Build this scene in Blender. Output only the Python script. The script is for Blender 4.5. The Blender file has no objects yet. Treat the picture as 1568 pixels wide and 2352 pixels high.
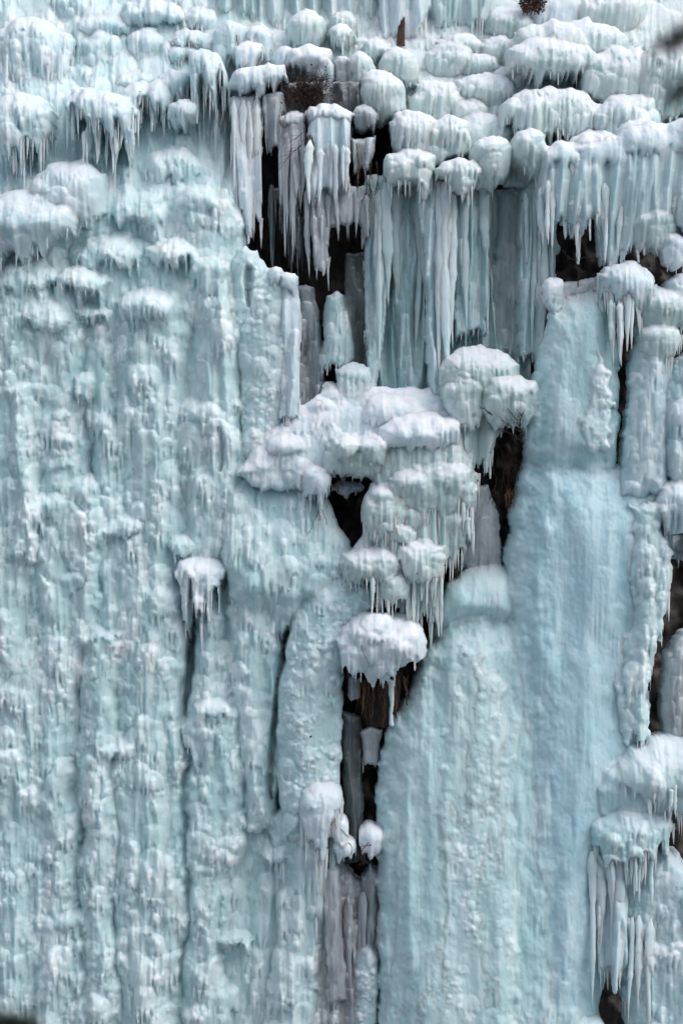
import bpy, math, random
import numpy as np
from mathutils import Vector, Matrix

sc = bpy.context.scene
# ------------------------------------------------------------------ scale
S = 20.46 / 1568.0            # metres per layout unit (the frame is 1568 x 2352 units)
DIST = 75.0                   # camera to the plane of the wall
CZ = 1176 * S                 # height of the view axis

# ------------------------------------------------------------------ camera
cam_d = bpy.data.cameras.new('camera')
cam = bpy.data.objects.new('camera', cam_d)
sc.collection.objects.link(cam)
cam.location = (0, -DIST, CZ)
cam.rotation_euler = (math.radians(90), 0, 0)
cam_d.sensor_fit = 'VERTICAL'
cam_d.angle = 2 * math.atan(1176 * S / DIST)
cam_d.clip_start = 0.3
cam_d.clip_end = 2000
cam_d.dof.use_dof = True
cam_d.dof.focus_distance = DIST
cam_d.dof.aperture_fstop = 2.8
sc.camera = cam

# ------------------------------------------------------------------ sky, sun, exposure
SUN_EL, SUN_AZ = math.radians(52), math.radians(122)      # high, in front of the wall and to the right
world = bpy.data.worlds.new('World')
sc.world = world
world.use_nodes = True
wn, wl = world.node_tree.nodes, world.node_tree.links
wn.clear()
sky = wn.new('ShaderNodeTexSky')
sky.sky_type = 'NISHITA'
sky.sun_disc = False
sky.sun_elevation = SUN_EL
sky.sun_rotation = SUN_AZ
sky.dust_density = 3.0
sky.air_density = 1.0
hs = wn.new('ShaderNodeHueSaturation')
hs.inputs['Saturation'].default_value = 0.48              # thin overcast
bgn = wn.new('ShaderNodeBackground')
bgn.inputs['Strength'].default_value = 0.13
wo = wn.new('ShaderNodeOutputWorld')
wl.new(sky.outputs['Color'], hs.inputs['Color'])
wl.new(hs.outputs['Color'], bgn.inputs['Color'])
wl.new(bgn.outputs['Background'], wo.inputs['Surface'])
sun_d = bpy.data.lights.new('sun', 'SUN')
sun_d.energy = 0.7
sun_d.angle = math.radians(70)
sun_d.color = (1.0, 0.985, 0.96)
sun = bpy.data.objects.new('sun', sun_d)
sc.collection.objects.link(sun)
dirv = Vector((math.sin(SUN_AZ) * math.cos(SUN_EL), math.cos(SUN_AZ) * math.cos(SUN_EL), math.sin(SUN_EL)))
sun.rotation_euler = dirv.to_track_quat('Z', 'Y').to_euler()
sun.location = (10, -40, 60)
sc.view_settings.view_transform = 'Standard'
sc.view_settings.look = 'None'
sc.view_settings.gamma = 1
sc.view_settings.exposure = 0.52
sc.view_settings.use_curve_mapping = False
sc.cycles.max_bounces = 7
sc.cycles.diffuse_bounces = 5
sc.cycles.glossy_bounces = 2
sc.cycles.transmission_bounces = 2
sc.cycles.use_denoising = True
sc.cycles.use_adaptive_sampling = True
sc.cycles.adaptive_threshold = 0.04

# ------------------------------------------------------------------ materials
def nd(nt, kind, **kw):
    n = nt.nodes.new(kind)
    for k, v in kw.items():
        setattr(n, k, v)
    return n

def ramp(nt, src, stops):
    r = nd(nt, 'ShaderNodeValToRGB')
    e = r.color_ramp.elements
    while len(e) < len(stops):
        e.new(0.5)
    for i, (p, c) in enumerate(stops):
        e[i].position = p
        e[i].color = (c[0], c[1], c[2], 1) if isinstance(c, (tuple, list)) else (c, c, c, 1)
    nt.links.new(src, r.inputs[0])
    return r.outputs[0]

def math_n(nt, op, a, b=None, clamp=False):
    m = nd(nt, 'ShaderNodeMath', operation=op, use_clamp=clamp)
    for i, v in enumerate((a, b)):
        if v is None:
            continue
        if hasattr(v, 'is_output'):
            nt.links.new(v, m.inputs[i])
        else:
            m.inputs[i].default_value = v
    return m.outputs[0]

def mix_c(nt, f, a, b):
    m = nd(nt, 'ShaderNodeMix', data_type='RGBA')
    for sock, v in ((m.inputs[0], f), (m.inputs[6], a), (m.inputs[7], b)):
        if hasattr(v, 'is_output'):
            nt.links.new(v, sock)
        else:
            sock.default_value = v if isinstance(v, float) else (*v, 1)
    return m.outputs[2]

def noise_n(nt, vec, scale, stretch=(1, 1, 1), detail=4, rough=0.55):
    mp = nd(nt, 'ShaderNodeMapping')
    mp.inputs['Scale'].default_value = stretch
    nt.links.new(vec, mp.inputs['Vector'])
    n = nd(nt, 'ShaderNodeTexNoise')
    n.inputs['Scale'].default_value = scale
    n.inputs['Detail'].default_value = detail
    n.inputs['Roughness'].default_value = rough
    nt.links.new(mp.outputs[0], n.inputs['Vector'])
    return n.outputs[0]

def ice_material():
    """one ice for the whole fall; what differs from place to place (tint, frost, snow, dirt) comes from attributes"""
    m = bpy.data.materials.new('frozen_waterfall_ice')
    m.use_nodes = True
    nt = m.node_tree
    b = nt.nodes['Principled BSDF']
    geo = nd(nt, 'ShaderNodeNewGeometry')
    pos = geo.outputs['Position']
    at = {k: nd(nt, 'ShaderNodeAttribute', attribute_name=k) for k in ('frost', 'clear', 'pale', 'snow', 'dirt', 'gloss')}
    n1 = noise_n(nt, pos, 1.6, (1, 1, .22), 5, 0.62)
    n2 = noise_n(nt, pos, 9.0, (1, 1, .22), 4, 0.65)
    n3 = noise_n(nt, pos, 0.28, (1, 1, 0.5), 3, 0.5)
    f = math_n(nt, 'ADD', at['frost'].outputs['Fac'], -0.68)
    f = math_n(nt, 'ADD', f, math_n(nt, 'MULTIPLY', n1, 0.75))
    f = math_n(nt, 'ADD', f, math_n(nt, 'MULTIPLY', n2, 0.36))
    f = math_n(nt, 'ADD', f, math_n(nt, 'MULTIPLY', n3, 0.35), True)
    dk = nd(nt, 'ShaderNodeMix', data_type='RGBA', blend_type='MULTIPLY')
    nt.links.new(ramp(nt, n3, [(0.35, 0.0), (0.65, 1.0)]), dk.inputs[0])
    nt.links.new(at['clear'].outputs['Color'], dk.inputs[6])
    dk.inputs[7].default_value = (0.80, 0.93, 0.95, 1)
    col = mix_c(nt, f, dk.outputs[2], at['pale'].outputs['Color'])
    nd_ = noise_n(nt, pos, 2.2, (1, 1, 0.2), 5, 0.65)
    dm = math_n(nt, 'MULTIPLY', ramp(nt, nd_, [(0.45, 0.0), (0.7, 1.0)]), at['dirt'].outputs['Fac'])
    col = mix_c(nt, dm, col, (0.12, 0.10, 0.10))
    sep = nd(nt, 'ShaderNodeSeparateXYZ')
    nt.links.new(geo.outputs['Normal'], sep.inputs[0])
    nz = math_n(nt, 'ADD', sep.outputs[2], math_n(nt, 'MULTIPLY', math_n(nt, 'SUBTRACT', n2, 0.5), 0.7))
    sn = math_n(nt, 'MULTIPLY', ramp(nt, nz, [(.36, 0.0), (.78, 1.0)]), at['snow'].outputs['Fac'])
    col = mix_c(nt, sn, col, (0.76, 0.79, 0.85))
    nt.links.new(col, b.inputs['Base Color'])
    rg = math_n(nt, 'MULTIPLY', math_n(nt, 'MAXIMUM', f, sn), 0.25)
    rg = math_n(nt, 'ADD', rg, math_n(nt, 'SUBTRACT', .55, at['gloss'].outputs['Fac']))
    nt.links.new(rg, b.inputs['Roughness'])
    b.inputs['IOR'].default_value = 1.31
    b.inputs['Specular IOR Level'].default_value = 0.5
    b.inputs['Subsurface Weight'].default_value = .95
    b.inputs['Subsurface Radius'].default_value = (0.72, 0.93, 1.0)
    b.inputs['Subsurface Scale'].default_value = 0.22
    bp = nd(nt, 'ShaderNodeBump')
    bp.inputs['Strength'].default_value = .3
    bp.inputs['Distance'].default_value = 0.04
    nb = noise_n(nt, pos, 13.0, (1, 1, 0.45), 5, 0.65)
    nt.links.new(nb, bp.inputs['Height'])
    nt.links.new(bp.outputs[0], b.inputs['Normal'])
    return m

M = {}
ICE = ice_material()
#             clear ice colour     frosted ice colour   snow dirt gloss frost bias
KINDS = {
    'wall':   ((.47, .645, .66), (.80, .865, .885), .22, .00, .02, .00),
    'dome':   ((.45, .60, .63), (.79, .84, .87), .60, .00, .10, .00),
    'olive':  ((.44, .55, .54), (.74, .79, .79), .85, .00, .14, .00),
    'column': ((.31, .46, .47), (.70, .78, .80), .50, .00, .26, .00),
    'blue':   ((.48, .67, .73), (.79, .87, .91), .25, .00, .06, -.04),
    'aqua':   ((.46, .65, .67), (.79, .86, .89), .25, .00, .06, -.03),
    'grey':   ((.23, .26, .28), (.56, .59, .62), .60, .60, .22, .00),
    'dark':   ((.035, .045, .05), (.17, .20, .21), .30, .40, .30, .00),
    'white':  ((.56, .66, .70), (.81, .84, .88), 1.0, .00, .04, .10),
}

def simple_material(name, c1, c2, scale=6, stretch=(1, 1, 1), rough=0.85, bump=0.6):
    m = bpy.data.materials.new(name)
    m.use_nodes = True
    nt = m.node_tree
    b = nt.nodes['Principled BSDF']
    geo = nd(nt, 'ShaderNodeNewGeometry')
    n = noise_n(nt, geo.outputs['Position'], scale, stretch, 6, 0.65)
    nt.links.new(ramp(nt, n, [(0.35, c1), (0.68, c2)]), b.inputs['Base Color'])
    b.inputs['Roughness'].default_value = rough
    bp = nd(nt, 'ShaderNodeBump')
    bp.inputs['Strength'].default_value = bump
    bp.inputs['Distance'].default_value = 0.06
    nt.links.new(n, bp.inputs['Height'])
    nt.links.new(bp.outputs[0], b.inputs['Normal'])
    return m

M['rock'] = simple_material('wet_dark_rock', (0.007, 0.006, 0.005), (0.045, 0.032, 0.025), 2.2, (1, 1, 0.5), 0.55, 1.0)
M['ground'] = simple_material('snowy_gorge_ground', (0.07, 0.08, 0.085), (0.30, 0.33, 0.36), 0.4)
M['bark'] = simple_material('brown_bark', (0.020, 0.010, 0.007), (0.11, 0.05, 0.028), 14, (1, 1, 0.2))
M['twig'] = simple_material('dark_twig', (0.012, 0.009, 0.008), (0.05, 0.03, 0.022), 12)
M['redtwig'] = simple_material('russet_twig', (0.05, 0.018, 0.012), (0.14, 0.05, 0.03), 12)
M['straw'] = simple_material('dry_straw', (0.10, 0.045, 0.02), (0.34, 0.18, 0.08), 20, (1, 1, 0.2))
M['leaf'] = simple_material('dead_leaf', (0.03, 0.015, 0.01), (0.10, 0.05, 0.025), 18)
M['needle'] = simple_material('dark_needles', (0.012, 0.02, 0.014), (0.03, 0.045, 0.03), 8)

# ------------------------------------------------------------------ noise
def _hash(ix, iy, seed):
    h = (ix * 374761393 + iy * 668265263 + seed * 1442695041) & 0xffffffff
    h = ((h ^ (h >> 13)) * 1274126177) & 0xffffffff
    return h ^ (h >> 16)

_ANG = np.arange(256) * (2 * math.pi / 256)
_GX, _GY = np.cos(_ANG), np.sin(_ANG)

def pn(x, y, seed=0):
    x, y = np.broadcast_arrays(np.asarray(x, float), np.asarray(y, float))
    fx, fy = np.floor(x), np.floor(y)
    ix, iy = fx.astype(np.int64), fy.astype(np.int64)
    x, y = x - fx, y - fy
    u = x * x * x * (x * (x * 6 - 15) + 10)
    v = y * y * y * (y * (y * 6 - 15) + 10)
    def g(dx, dy):
        h = _hash(ix + dx, iy + dy, seed) & 255
        return _GX[h] * (x - dx) + _GY[h] * (y - dy)
    a, b, c, d = g(0, 0), g(1, 0), g(0, 1), g(1, 1)
    return ((a + u * (b - a)) + v * ((c + u * (d - c)) - (a + u * (b - a)))) * 1.5

def fbm(x, y, seed=0, oct=3):
    s, a, t = 0, 1.0, 0
    for i in range(oct):
        s = s + a * pn(x * 2 ** i, y * 2 ** i, seed + 17 * i)
        t += a
        a *= 0.5
    return s / t

def sstep(a, b, x):
    t = np.clip((x - a) / (b - a), 0, 1)
    return t * t * (3 - 2 * t)

def blur(a, n=1):
    for _ in range(n):
        p = np.pad(a, 1, mode='edge')
        a = (p[:-2, 1:-1] + p[2:, 1:-1] + p[1:-1, :-2] + p[1:-1, 2:] + 2 * p[1:-1, 1:-1]) / 6
        p = np.pad(a, 1, mode='edge')
        a = (p[:-2, :-2] + p[2:, 2:] + p[2:, :-2] + p[:-2, 2:] + 4 * p[1:-1, 1:-1]) / 8
    return a

# ------------------------------------------------------------------ scene helpers
def link(o, parent=None):
    sc.collection.objects.link(o)
    if parent is not None:
        o.parent = parent
    return o

def tag(o, label=None, cat=None, group=None, kind=None):
    if label: o['label'] = label
    if cat: o['category'] = cat
    if group: o['group'] = group
    if kind: o['kind'] = kind
    return o

def wpos(x, y, p):
    """layout unit position at protrusion p (metres towards the viewer) -> world point"""
    k = (DIST - p) / DIST
    return Vector(((x - 784) * S * k, -p, CZ + (1176 - y) * S * k))

def np_mesh(name, V, F, mat, attrs=None):
    me = bpy.data.meshes.new(name)
    F = np.asarray(F, np.int32)
    n = F.shape[1]
    me.vertices.add(len(V))
    me.vertices.foreach_set('co', np.ascontiguousarray(V, np.float32).ravel())
    me.loops.add(F.size)
    me.loops.foreach_set('vertex_index', F.ravel())
    me.polygons.add(len(F))
    me.polygons.foreach_set('loop_start', np.arange(0, F.size, n, dtype=np.int32))
    me.polygons.foreach_set('loop_total', np.full(len(F), n, np.int32))
    me.polygons.foreach_set('use_smooth', np.ones(len(F), bool))
    for k, a in (attrs or {}).items():
        if a.ndim == 2:
            a = np.concatenate([a, np.ones((len(a), 1))], 1)
            me.attributes.new(k, 'FLOAT_COLOR', 'POINT').data.foreach_set('color', np.ascontiguousarray(a, np.float32).ravel())
        else:
            me.attributes.new(k, 'FLOAT', 'POINT').data.foreach_set('value', np.ascontiguousarray(a, np.float32))
    me.materials.append(mat)
    me.update(calc_edges=True)
    return me

# icicle variants: unit length, unit radius, pointing down
def icicle_mesh(seed, blunt=False):
    r = random.Random(seed)
    n, m = 7, 9
    V, F = [], []
    wx, wy = r.uniform(-.5, .5), r.uniform(-.5, .5)
    for j in range(m):
        t = j / (m - 1)
        rad = (1 - t) ** 0.75 if not blunt else (1 - 0.45 * t)
        if j == m - 1:
            rad = 0.10 if not blunt else 0.42
        rad *= 1 + 0.16 * math.sin(t * 19 + seed) * (1 - t * .5)
        for i in range(n):
            a = 2 * math.pi * i / n
            q = rad * (1 + 0.22 * math.sin(2 * a + seed) + 0.12 * r.uniform(-1, 1))
            V.append((q * math.cos(a) + wx * t * t, q * math.sin(a) + wy * t * t, -t))
    for j in range(m - 1):
        for i in range(n):
            F.append((j * n + i, (j + 1) * n + i, (j + 1) * n + (i + 1) % n, j * n + (i + 1) % n))
    return np.array(V), np.array(F)

ICV = [icicle_mesh(s) for s in range(10)]
ICB = [icicle_mesh(s + 50, True) for s in range(3)]
def long_icicle_mesh(seed):
    r = random.Random(seed)
    n, m = 11, 34
    ph = [r.uniform(0, 6.28) for _ in range(8)]
    V, F = [], []
    for j in range(m):
        t = j / (m - 1)
        rad = (1 - t ** 1.6) ** .8 * (.80 + .20 * math.cos(t * 9 + ph[0])) * (1 + .10 * math.sin(t * 31 + ph[1]) + .06 * math.sin(t * 67 + ph[2])) + .05 * (1 - t)
        rad *= min(1, .3 + t * 7)
        for i in range(n):
            a = 2 * math.pi * i / n
            q = rad * (1 + .16 * math.sin(2 * a + ph[3] + 2 * t) + .10 * math.sin(3 * a + ph[4] - 3 * t) + .05 * r.uniform(-1, 1))
            V.append((q * math.cos(a) + .25 * math.sin(t * 5 + ph[5]), q * math.sin(a), -t))
    for j in range(m - 1):
        for i in range(n):
            F.append((j * n + i, (j + 1) * n + i, (j + 1) * n + (i + 1) % n, j * n + (i + 1) % n))
    return np.array(V), np.array(F)
ICL = [long_icicle_mesh(s) for s in range(6)]
ROOTS = {}
_icm = {}
def icicle(parent, off, w, L, mat, rng, blunt=False, long=False):
    key = (mat, blunt, rng.randrange(3 if blunt else 6 if long else 10), long)
    if key not in _icm:
        V, F = (ICB if blunt else ICL if long else ICV)[key[2]]
        kd = KINDS[mat]
        one = np.ones(len(V))
        _icm[key] = np_mesh('icicle', V, F, ICE, {'frost': one * .55, 'clear': one[:, None] * np.array(kd[0]), 'pale': one[:, None] * np.array(kd[1]),
                                                  'snow': one * 0, 'dirt': one * kd[3] * .5, 'gloss': one * max(.2, kd[4])})
    o = bpy.data.objects.new('icicle', _icm[key])
    o.location = off
    o.scale = (w, w, L)
    o.rotation_euler = (rng.uniform(-.03, .03), rng.uniform(-.03, .03), rng.uniform(0, 6.28))
    return link(o, parent)

# ------------------------------------------------------------------ ice relief builder
LBY, LBP = [-150, 0, 200, 450, 700, 2500], [-7.6, -5.6, -3.2, -0.8, 0, 0]
def lean_back(y):
    """the head of the fall leans away from the viewer"""
    return float(np.interp(y, LBY, LBP))

def stamp(field, gx, gy, g, cx, cy, r, h, L, rng, sid, sharp=1.0):
    x0 = int((cx - r - gx) / g); x1 = int((cx + r - gx) / g) + 2
    y0 = int((cy - r - gy) / g); y1 = int((cy + L * 1.05 - gy) / g) + 2
    x0, y0 = max(x0, 0), max(y0, 0)
    x1, y1 = min(x1, field.shape[1]), min(y1, field.shape[0])
    if x1 - x0 < 2 or y1 - y0 < 2:
        return
    xs = (gx + g * np.arange(x0, x1) - cx) / r
    ys = gy + g * np.arange(y0, y1) - cy
    tilt = rng.uniform(-.25, .25)
    u = xs[None, :] + tilt * (ys[:, None] / max(r, 1)) * .25
    v = ys[:, None]
    side = np.sqrt(np.clip(1 - u * u, 0, 1))
    top = np.sqrt(np.clip(1 - u * u - (np.minimum(v, 0) / r) ** 2, 0, 1))
    ph = rng.uniform(0, 99)
    fr = rng.uniform(1.2, 2.2) * max(1.0, r / 14)
    fl = 0.42 + 0.58 * np.abs(np.sin(xs * fr * 1.7 + ph)) * (0.65 + 0.35 * np.sin(xs * fr * 4.3 + ph * 2))
    Lu = np.maximum(L * fl, r * 0.35)[None, :]
    down = 1 - sstep(0.55, 1.0, np.maximum(v, 0) / Lu)
    taper = 1 - 0.35 * np.clip(np.maximum(v, 0) / Lu, 0, 1)
    flute = 1 - 0.18 * (0.5 + 0.5 * np.cos(xs[None, :] * fr * 3.4 + 2 * ph)) * sstep(-0.3 * r, r, v)
    sh = h * np.where(v < 0, top, side * down * taper) * flute
    sub = field[y0:y1, x0:x1]
    jc, ic = min(sub.shape[0] - 1, max(0, int((cy - gy) / g) - y0)), min(sub.shape[1] - 1, max(0, int((cx - gx) / g) - x0))
    b0 = min(.55 * sub[jc, ic], h * .9)                        # lumps pile up on one another
    np.maximum(sub, np.where(sh > 0.02 * h, sh + b0 * np.clip(sh / (.35 * h), 0, 1), 0), out=sub)

STYLES = {
    # lump levels: (spacing, rmin, rmax, height, drip factor); flute amp, period; broad rib amp, period; undulation
    'cauli':  dict(lv=[(44, 12, 34, .22, 2.8), (25, 5, 11, .095, 5.0), (17, 3, 5.5, .04, 7.0)], fl=.06, fp=14, rb=.16, rp=60, un=.26, uy=260),
    'rib':    dict(lv=[(42, 11, 32, .22, 2.8), (25, 5, 11, .095, 5.0), (17, 3, 5.5, .04, 7.0)], fl=.06, fp=14, rb=.10, rp=40, un=.20, uy=260),
    'column': dict(lv=[(66, 14, 30, .20, 4.2), (30, 6, 12, .10, 5.0), (18, 3.5, 6, .045, 5.0)], fl=.09, fp=17, rb=.16, rp=55, un=.14),
    'dome':   dict(lv=[(50, 18, 32, .18, 2.2), (24, 6, 12, .09, 4.0)], fl=.10, fp=13, rb=.07, rp=30, un=.08),
    'hood':   dict(lv=[(60, 18, 38, .11, 1.6), (30, 4, 9, .045, 6.0)], fl=.08, fp=14, rb=.05, rp=28, un=.10, rip=.010),
    'snow':   dict(lv=[(64, 24, 52, .15, 1.5), (34, 7, 14, .06, 3.5)], fl=.06, fp=16, rb=.05, rp=40, un=.14),
    'smooth': dict(lv=[(110, 12, 26, .05, 8.0), (36, 4, 9, .018, 10.0)], fl=.022, fp=24, rb=.09, rp=85, un=.26, ux=110, uy=420, st=.012),
    'nodule': dict(lv=[(46, 12, 26, .12, 2.2), (21, 4, 11, .10, 1.6), (12, 3, 5.5, .045, 1.6)], fl=.04, fp=15, rb=.08, rp=60, un=.14),
    'drape':  dict(lv=[(56, 7, 15, .08, 9.0), (26, 4, 8, .04, 8.0)], fl=.12, fp=12, rb=.32, rp=40, un=.06, wob=2.0),
    'sheet':  dict(lv=[(70, 10, 18, .05, 5.0)], fl=.05, fp=15, rb=.07, rp=40, un=.06, st=.02),
}
TRI = [0]
ICE_N = [0]
G = 2.0
GX0, GY0, GX1, GY1 = -100, -110, 1668, 2434
NX, NY = int((GX1 - GX0) / G) + 1, int((GY1 - GY0) / G) + 1
LAYERS = {}

def pdist(px, py, pl):
    d2 = np.full(px.shape, 1e12)
    ins = np.zeros(px.shape, bool)
    for i in range(len(pl)):
        ax, ay = pl[i]
        bx, by = pl[(i + 1) % len(pl)]
        ex, ey = bx - ax, by - ay
        t = np.clip(((px - ax) * ex + (py - ay) * ey) / (ex * ex + ey * ey + 1e-9), 0, 1)
        d2 = np.minimum(d2, (px - ax - t * ex) ** 2 + (py - ay - t * ey) ** 2)
        c = ((ay > py) != (by > py))
        xi = ax + (py - ay) * ex / (ey if abs(ey) > 1e-9 else 1e-9)
        ins ^= c & (px < xi)
    d = np.sqrt(d2)
    return np.where(ins, d, -d)

def ice(name, label, cat, poly, p, mat='wall', style='cauli', bulge=.6, W=60, fringe=0, icicles=0, iw=(.025, .06),
        il=(.3, .9), edge=.22, er=9, warp=7, lean=0.0, group=None, frost=0.0, holes=(), amp=1.0, blunt=0.12,
        leanback=False, low=0.0, layer='main', sm=.12, yc=None, ts=1.3, ry=40, absorb=False, tap=0.0, fill=False, fade=None, wander=0.0, topk=0.0, **_):
    """one formation: its relief is worked out on its own window and fused into the layer's relief"""
    seed = hash_name(label) % 9973
    rng = random.Random(seed)
    g = G
    poly = np.array(poly, float)
    mn, mx = poly.min(0) - 3 * g - warp, poly.max(0) + 3 * g + warp
    i0, j0 = max(0, int((mn[0] - GX0) / g)), max(0, int((mn[1] - GY0) / g))
    i1, j1 = min(NX, int((mx[0] - GX0) / g) + 2), min(NY, int((mx[1] - GY0) / g) + 2)
    gx, gy = GX0 + i0 * g, GY0 + j0 * g
    nx, ny = i1 - i0, j1 - j0
    X, Y = np.meshgrid(gx + g * np.arange(nx), gy + g * np.arange(ny))
    wx = X + warp * (fbm(X / 34, Y / 50, seed + 1, 3) * 1.1)
    wy = Y + warp * (fbm(X / 30, Y / 40, seed + 2, 3) * 1.1)
    if wander:
        wx = wx + wander * fbm(X / 160, Y / 210, 901, 2)
    sd = pdist(wx, wy, poly)
    mask = sd > 0
    for hl in holes:
        mask &= pdist(wx, wy, np.array(hl, float)) < 0
    if fringe > 0:
        bot = np.where(mask, Y, -1e9).max(0)
        xs = X[0]
        rg1 = 1 - np.abs(pn(xs / 19, 0.5, seed + 5)) * 1.9
        rg2 = 1 - np.abs(pn(xs / 8, 7.5, seed + 6)) * 1.7
        sp = np.clip(0.7 * rg1 + 0.3 * rg2, 0, 1) ** 1.9
        sp *= 0.25 + 1.1 * np.clip(1.3 * pn(xs / 33, 3.3, seed + 7) + .5, 0, 1)
        sp += .25 * pn(xs / 24, 9.3, seed + 8)
        cut = bot - fringe * (1 - np.clip(sp, 0, 1))
        mask &= Y < cut[None, :]
    f = blur(mask.astype(float), 1)
    mask = f > 0.5
    K = int(er / g) + 1
    d = np.where(mask, 1e3, 0.0)
    for _k in range(K):
        q = np.pad(d, 1, mode='edge')
        d = np.minimum(d, np.minimum(np.minimum(q[:-2, 1:-1], q[2:, 1:-1]), np.minimum(q[1:-1, :-2], q[1:-1, 2:])) + 1)
        d = np.minimum(d, np.minimum(np.minimum(q[:-2, :-2], q[2:, 2:]), np.minimum(q[2:, :-2], q[:-2, 2:])) + 1.414)
    d = np.minimum(d * g, er)
    st = STYLES[style]
    y0, y1 = poly[:, 1].min(), poly[:, 1].max()
    t = np.clip(sd / W, 0, 1)
    H = p + bulge * np.sqrt(np.clip(1 - (1 - t) ** 2, 0, 1))
    H = H + lean * (Y - (y0 + y1) / 2) * S
    if yc is not None:
        H = H - ts * S * ry * .5 * (np.clip(yc - Y, 0, None) / ry) ** 2
        if tap:
            H = H - tap * bulge * sstep(yc, y1, Y)
    if low:
        H = H + low * sstep(y0, y1, Y)
    if leanback:
        H = H + np.interp(Y, LBY, LBP)
    if fade:
        H = H - fade[2] * sstep(fade[0], fade[1], Y + 40 * fbm(X / 70, Y / 70, seed + 3, 2))
    H = H + st['un'] * amp * fbm(X / st.get('ux', 80), Y / st.get('uy', 150), seed + 11, 3)
    crown = np.clip((Y - y0) / max(30, .35 * (y1 - y0)), 0.2, 1)
    fp = st['fp']
    wob = st.get('wob', 7.0) * fbm(X / 60, Y / 140, seed + 21, 2)
    if st['rb']:
        rp = st['rp']
        rb = 1 - np.abs(pn((X + 1.5 * wob) / rp, Y / (rp * 11), seed + 14)) * 2.4
        H = H + st['rb'] * amp * crown * rb
    loc = np.clip(.5 + 1.1 * fbm(X / 70, Y / 120, seed + 15, 2), 0, 1)
    patch = sstep(-.22, .30, fbm(X / 95, Y / 130, 77, 3) + .1)     # bare smooth stretches between lumpy ones
    rd = 1 - np.abs(pn((X + wob) / fp, Y / (fp * 18), seed + 12)) * 2
    rd2 = 1 - np.abs(pn((X + wob) / (fp * .42), Y / (fp * 7), seed + 13)) * 2
    H = H + st['fl'] * amp * crown * (0.6 * rd + 0.4 * rd2 * loc) * (.45 + .8 * (1 - loc))
    fsum = np.zeros_like(H)
    for li, (sp_, r0, r1, h, L) in enumerate(st['lv']):
        fld = np.zeros_like(H)
        n = int((nx * g / sp_ + 1) * (ny * g / sp_ + 1) * 1.3)
        for _k in range(n):
            cx, cy = rng.uniform(mn[0], mx[0]), rng.uniform(mn[1], mx[1])
            jx, jy = int((cx - gx) / g), int((cy - gy) / g)
            if not (0 <= jx < nx and 0 <= jy < ny and mask[jy, jx]):
                continue
            q = (1 - loc[jy, jx]) if li == 0 else loc[jy, jx]
            if rng.random() > .30 + q:
                continue
            r = r0 + (r1 - r0) * rng.random() ** 1.7
            stamp(fld, gx, gy, g, cx, cy, r, h * amp * rng.uniform(.4, 1.15) * (r / r1) ** .5, r * L * rng.uniform(.45, 1.5), rng, li)
        fld = fld * ((.18 + .95 * patch) if style in ('rib', 'cauli', 'nodule') and li else (.5 + .6 * patch) if style in ('rib', 'cauli') else 1.0)
        H = H + fld
        fsum = fsum + (0.34, 0.30, 0.14)[li] * (.5 if style == 'smooth' else 1) * fld / (h * amp + 1e-6)
    if 'rip' in st:
        ph = (Y + 9 * fbm(X / 30, Y / 30, seed + 31, 2) + .004 * (X - X.mean()) ** 2)
        H = H + st['rip'] * np.sin(ph * 2 * math.pi / 12) * np.clip(2 * fbm(X / 50, Y / 50, seed + 32, 2), 0, 1)
    if 'st' in st:
        H = H + st['st'] * fbm(X / 6, Y / 70, seed + 42, 3)
    H = H + 0.014 * amp * fbm(X / 7, Y / 11, seed + 41, 2)
    e = 1 - d / er
    H = H - edge * (1 - np.sqrt(np.clip(1 - e * e, 0, 1)))
    kd = KINDS[mat]
    fr = 0.17 + frost + kd[5] + fsum + 0.22 * fbm(X / 60, Y / 130, seed + 51, 3)
    if layer not in LAYERS:
        LAYERS[layer] = dict(H=np.full((NY, NX), -99.0), own=np.full((NY, NX), -1, np.int32), fr=np.zeros((NY, NX), np.float32), at=np.zeros((NY, NX, 9), np.float32), spec=[])
    Ly = LAYERS[layer]
    sl = (slice(j0, j1), slice(i0, i1))
    A = Ly['H'][sl]
    Bq = np.where(mask, H, -99.0)
    if topk:
        yk = yc if yc is not None else y0 + .3 * (y1 - y0)
        sm = sm + topk * sstep(yk + .5 * (yk - y0), yk - .3 * (yk - y0), Y) * sstep(0, .4, t)
    hh = np.clip(.5 + .5 * (Bq - A) / sm, 0, 1)
    both = mask & (A > -50)
    res = np.where(both, A + (Bq - A) * hh + sm * hh * (1 - hh) * .65, np.maximum(A, Bq))
    take = Bq > A
    Ly['fr'][sl] = np.where(both, Ly['fr'][sl] * (1 - hh) + fr * hh, np.where(take & mask, fr, Ly['fr'][sl]))
    kv = np.array([*kd[0], *kd[1], kd[2], kd[3], kd[4]], np.float32)
    aw = np.where(both, hh, (take & mask) * 1.0)[..., None].astype(np.float32)
    Ly['at'][sl] = Ly['at'][sl] * (1 - aw) + kv * aw
    own = Ly['own'][sl]
    if absorb:
        Ly['H'][sl] = res
        return
    own[take & mask] = len(Ly['spec'])
    Ly['H'][sl] = res
    Ly['spec'].append(dict(fill=fill, name=name, label=label, cat=cat, group=group, mat=mat, icicles=icicles, il=il, iw=iw, blunt=blunt, seed=seed))

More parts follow.
